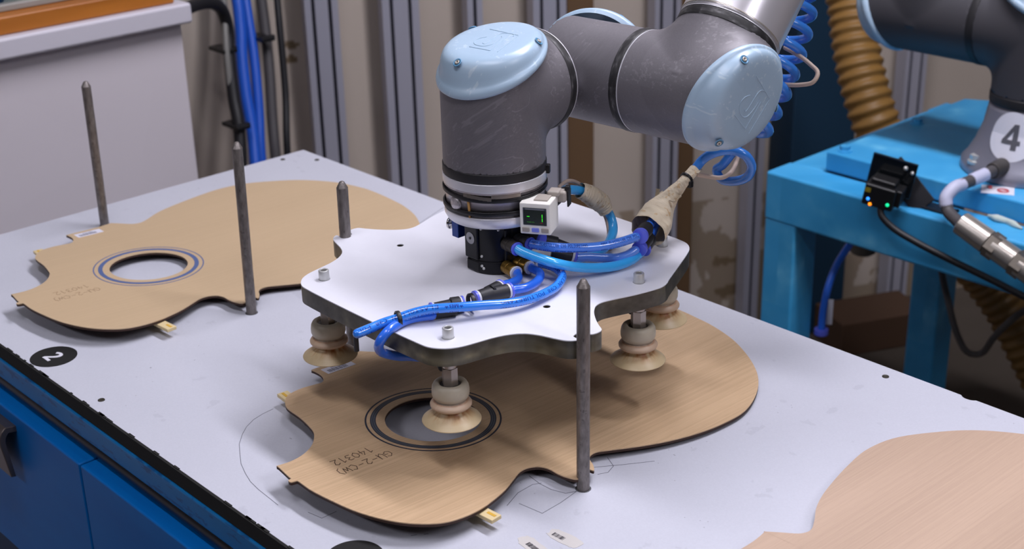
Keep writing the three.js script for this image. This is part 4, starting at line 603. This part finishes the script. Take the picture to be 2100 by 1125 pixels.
// Y connectors
function yConnector(label, body, collars) {
  const t = thing('hose_connector', label, 'connector', [0, 0, 0], 'black push-in hose connectors on the gripper');
  mesh('body', merge(body.map(([a, b, r0, r1]) => cyl(a, b, r0, r1 ?? r0, 24))), mats.fitting, t);
  for (const [a, b, r] of collars) { const A = vec(a), B = vec(b), m = V().lerpVectors(A, B, 0.5); mesh('white_ring', cyl(A, m, r * 0.93, r * 0.93, 24), mats.collarWhite, t); mesh('release_collar', cyl(m, B, r, r, 24), mats.collar, t); }
  return t;
}
yConnector('black Y connector nearest the front plate edge, partly behind the printed hose', [[[0.0395, 1.055, 0.0495], [0.0468, 1.055, 0.0305], 0.0056, 0.0062], [[0.0445, 1.0535, 0.054], [0.0528, 1.0535, 0.034], 0.0056, 0.0062], [[0.0455, 1.055, 0.034], [0.0496, 1.055, 0.0258], 0.0078]],
  [[[0.0395, 1.055, 0.0495], [0.0382, 1.055, 0.053], 0.0064], [[0.0445, 1.0535, 0.054], [0.0432, 1.0532, 0.0572], 0.0064], [[0.0496, 1.055, 0.0258], [0.0510, 1.055, 0.0225], 0.0078]]);
yConnector('black Y connector with two hoses from the brass fittings', [[[0.0525, 1.056, 0.0045], [0.0548, 1.056, -0.0095], 0.0072, 0.0078], [[0.0548, 1.056, -0.0075], [0.0592, 1.055, -0.0265], 0.0072], [[0.0508, 1.056, -0.0085], [0.0482, 1.056, -0.0252], 0.0066], [[0.0555, 1.0615, -0.011], [0.0558, 1.0625, -0.0125], 0.0045]],
  [[[0.0525, 1.056, 0.0045], [0.0516, 1.056, 0.0092], 0.0076], [[0.0592, 1.055, -0.0265], [0.0602, 1.055, -0.0308], 0.0077], [[0.0482, 1.056, -0.0252], [0.0474, 1.056, -0.0292], 0.0069]]);
yConnector('black Y connector under the white gauge, behind the printed hose', [[[0.0225, 1.075, -0.108], [0.0325, 1.070, -0.1205], 0.0066], [[0.0325, 1.070, -0.1205], [0.0445, 1.0615, -0.1345], 0.005], [[0.033, 1.063, -0.112], [0.0475, 1.0575, -0.1265], 0.0062]],
  [[[0.0225, 1.075, -0.108], [0.0190, 1.0765, -0.104], 0.0068], [[0.0475, 1.0575, -0.1265], [0.0505, 1.056, -0.1298], 0.0068]]);
tag(mesh('cable_tie', ringBand([0.0580, 1.0575, 0.0185], [-0.25, 0, 0.9], 0.0072, 0.0086, 0.0042), mats.black), 'black tie round the hose beside the two Y connectors', 'cable tie', 'ties on the gripper hoses');
tag(mesh('cable_tie', ringBand([0.0335, 1.0545, 0.0880], [-0.35, 0, 0.9], 0.0068, 0.0082, 0.004), mats.black), 'black tie where the hoses meet at the front plate edge', 'cable tie', 'ties on the gripper hoses');
// taped bundle
{
  const t = thing('taped_hose_bundle', 'ragged beige taped bundle rising from the plate to the blue coil', 'hose bundle');
  sleeve('tape_sleeve', [[0.0795, 1.0725, -0.2060], [0.0735, 1.0782, -0.2240], [0.0681, 1.0857, -0.2401], [0.0676, 1.0946, -0.2534], [0.0684, 1.103, -0.2677], [0.0687, 1.1096, -0.2804], [0.0681, 1.1149, -0.2912]], [0.0185, 0.0182, 0.0166, 0.0122, 0.0086, 0.0066, 0.0058, 0.0056], mats.tape, t, 36, 90, 3);
  for (let i = 0; i < 6; i++) { const p = [[0.0815, 1.0965, -0.2405], [0.058, 1.0965, -0.2475], [0.0585, 1.098, -0.243], [0.0755, 1.096, -0.259], [0.078, 1.095, -0.254], [0.074, 1.1145, -0.2905]][i]; mesh('torn_flap', box(0.006 + 0.002 * (i % 3), 0.0006, 0.0042, 0, 0, 0).rotateZ(0.6 * i).rotateY(i).translate(...p), mats.tape, t); }
  const tip = [[0.0775, 1.0745, -0.2115]];
  for (const [q, e, r] of [[[0.0950, 1.0785, -0.1765], [0.0855, 1.0795, -0.1975], 0.0078], [[0.0923, 1.0632, -0.1782], [0.0850, 1.0690, -0.2000], 0.0076], [[0.0868, 1.0575, -0.1900], [0.0800, 1.0635, -0.2080], 0.0078]]) {
    const a = V(...q), b = V(...e), f = mesh('push_fitting', merge([cyl(V().lerpVectors(a, b, 0.28), V().lerpVectors(a, b, 0.85), r * 0.94, r, 26), cyl(V().lerpVectors(a, b, 0.85), V().lerpVectors(a, b, 1.1), r * 0.9, r * 0.8, 22)]), mats.fitting, t);
    mesh('inner_hose', cyl(V().lerpVectors(a, b, 1.05), V().lerpVectors(a, b, 1.9).lerp(V(0.0715, 1.081, -0.2285), 0.5), r * 0.62, r * 0.62, 18), mats.hoseDark, f);
    mesh('release_collar', merge([cyl(a, V().lerpVectors(a, b, 0.16), r * 1.06, r * 1.06, 28), cyl(V().lerpVectors(a, b, 0.16), V().lerpVectors(a, b, 0.3), r * 0.9, r * 0.9, 24)]), mats.collar, f);
  }
  mesh('cable_tie', merge([ringBand([0.0684, 1.1085, -0.2778], [0, 0.45, -0.85], 0.0058, 0.0074, 0.0032), box(0.005, 0.007, 0.006, 0.0745, 1.1035, -0.2765, 0.001)]), mats.black, t);
}
// coiled hose from the bundle up behind the arm
{
  const ax = curve([[0.0520, 1.2961, -0.4697], [0.0587, 1.2652, -0.4574], [0.0640, 1.2285, -0.4395], [0.0655, 1.1856, -0.4140], [0.0630, 1.1516, -0.3900], [0.0610, 1.1254, -0.3710]]), turns = 9.2, pts = [], RC = 0.0255;
  const side = V(0.6792, -0.02297, -0.73359).normalize();
  for (let i = 0; i <= turns * 18; i++) { const s = i / (turns * 18), p = ax.getPointAt(s), T = ax.getTangentAt(s), a = side.clone().addScaledVector(T, -side.dot(T)).normalize(), b = V().crossVectors(T, a), f = -i / 18 * Math.PI * 2 + 0.6; pts.push(p.addScaledVector(a, Math.cos(f) * RC).addScaledVector(b, Math.sin(f) * RC)); }
  const tail = [[0.0608, 1.105, -0.3475], [0.0520, 1.0965, -0.3470], [0.0594, 1.0884, -0.3457], [0.0829, 1.0924, -0.3417], [0.1028, 1.1041, -0.3386], [0.1079, 1.1169, -0.3363], [0.1061, 1.1307, -0.327], [0.0949, 1.1358, -0.3179], [0.0834, 1.1338, -0.3039], [0.0707, 1.1238, -0.2997], [0.0681, 1.1149, -0.2912]].map(vec);
  tag(mesh('coiled_hose', tube(new THREE.CatmullRomCurve3([...pts.slice(0, -6), ...tail], false, 'centripetal'), 0.0051, 900, 12), mats.coil), 'blue coiled air hose hanging behind the robot arm', 'hose');
}
tag(mesh('signal_wire', tube([[0.0721, 1.1096, -0.2922], [0.0805, 1.1075, -0.3], [0.0899, 1.1062, -0.3096], [0.0892, 1.1083, -0.3264], [0.0777, 1.1146, -0.3501], [0.0695, 1.1236, -0.363]], 0.0024, 50), mats.wire), 'thin beige wire leaving the taped bundle through the blue loop', 'wire');
tag(mesh('signal_wire', tube([[0.066, 1.184, -0.4081], [0.0775, 1.1852, -0.4111], [0.1075, 1.1891, -0.4143], [0.1223, 1.1945, -0.4179], [0.1229, 1.203, -0.424], [0.1092, 1.2091, -0.429], [0.0931, 1.215, -0.4311], [0.068, 1.2185, -0.4381]], 0.0024, 60), mats.wire), 'thin beige wire looping out right of the blue coil', 'wire');
tag(mesh('signal_wire', tube([[0.0168, 1.1219, -0.1405], [0.0135, 1.1235, -0.1544], [0.0132, 1.1194, -0.1667], [0.0185, 1.109, -0.1785], [0.0255, 1.0865, -0.192], [0.0290, 1.0745, -0.1965], [0.0355, 1.063, -0.1935], [0.042, 1.0525, -0.1865], [0.0475, 1.0497, -0.183]], 0.0021, 70), mats.wire), 'thin beige wire running with the light blue loop beside the gauge', 'wire');

tag(sleeve('rag_scrap', [[-0.052, 0.7935, -1.150], [-0.035, 0.7945, -1.146], [-0.018, 0.793, -1.149], [0.002, 0.7925, -1.142], [0.012, 0.7915, -1.140]], [0.002, 0.0058, 0.0048, 0.0055, 0.0016], M(0xb9c4bd, 0.9), undefined, 14, 40, 8), 'frayed pale rag scrap lying on the stand beam beside the connector', 'rag');
tag(mesh('paper_tag', box(0.017, 0.05, 0.0012, 0, 0, 0, 0.0004).rotateY(0.75).translate(-0.361, 0.515, -1.186), mats.label), 'small white tag beside the purple hose collar under the stand', 'tag');

// ------------------------------------------------------------ vacuum gauge
{
  const t = thing('vacuum_gauge', 'small white digital vacuum gauge reading minus 1 on the tool flange', 'gauge', [0.0557, 1.117, -0.0683]); t.rotation.set(0, 0.519, 0.02, 'YXZ');
  mesh('case', box(0.0308, 0.0322, 0.029, 0, 0, -0.0145, 0.0012), mats.sensorWhite, t);
  const scr = mesh('screen', box(0.0238, 0.0176, 0.0006, 0.0, 0.0026, 0.0002), M(0x3c4048, 0.3), t);
  const disp = canvasTex(256, 192, (c, w, h) => { c.fillStyle = '#0c1210'; c.fillRect(0, 0, w, h); c.fillStyle = '#8d9096'; c.font = 'bold 13px sans-serif'; c.fillStyle = '#37e02a'; c.fillRect(34, 78, 34, 10); c.fillRect(212, 48, 10, 46); c.fillRect(212, 100, 10, 46); c.font = '19px sans-serif'; c.fillStyle = '#3a8a20'; c.fillText('PUMP kPa', 36, 164); c.fillStyle = '#a01818'; c.fillText('-100', 184, 170); });
  const dg = uvBy(box(0.0218, 0.0150, 0.0005, 0.0, 0.0016, 0.0004), (x, y) => [x / 0.0218 + 0.5, (y - 0.0016) / 0.015 + 0.5]);
  mesh('display', dg, new THREE.MeshStandardMaterial({ color: 0x0a0c0c, roughness: 0.25, emissive: 0xffffff, emissiveMap: disp, emissiveIntensity: 0.8 }), scr);
  mesh('header_strip', box(0.019, 0.0013, 0.0003, 0, 0.0102, 0.0005), M(0x6c7078, 0.5), scr);
  for (const [x, m] of [[-0.0095, mats.buttonGrey], [0.0002, mats.buttonBlue], [0.0098, mats.buttonGrey]]) mesh('button', box(0.0074, 0.0042, 0.0016, x, -0.0113, 0.0004, 0.0006), m, t);
  mesh('bracket_clip', merge([box(0.014, 0.0016, 0.017, 0.004, 0.0168, -0.016, 0.0005), box(0.012, 0.006, 0.014, 0.012, 0.018, -0.03, 0.002), box(0.010, 0.012, 0.012, 0.0185, 0.0135, -0.034, 0.003)]), M(0xa49c94, 0.5), t);
  mesh('mounting_arm', box(0.006, 0.012, 0.03, -0.012, 0.004, -0.042, 0.001), M(0x2a2a2c, 0.5, 0.3), t);
  mesh('rear_port', cyl([0.006, 0.004, -0.028], [0.014, 0.008, -0.062], 0.0062, 0.0055, 20), mats.fitting, t);
  mesh('cable_tie', merge([box(0.0018, 0.017, 0.010, 0.0245, 0.011, -0.037, 0.0006), box(0.005, 0.005, 0.006, 0.0235, 0.021, -0.036, 0.001)]), mats.black, t);
}

renderer.render(scene, camera);
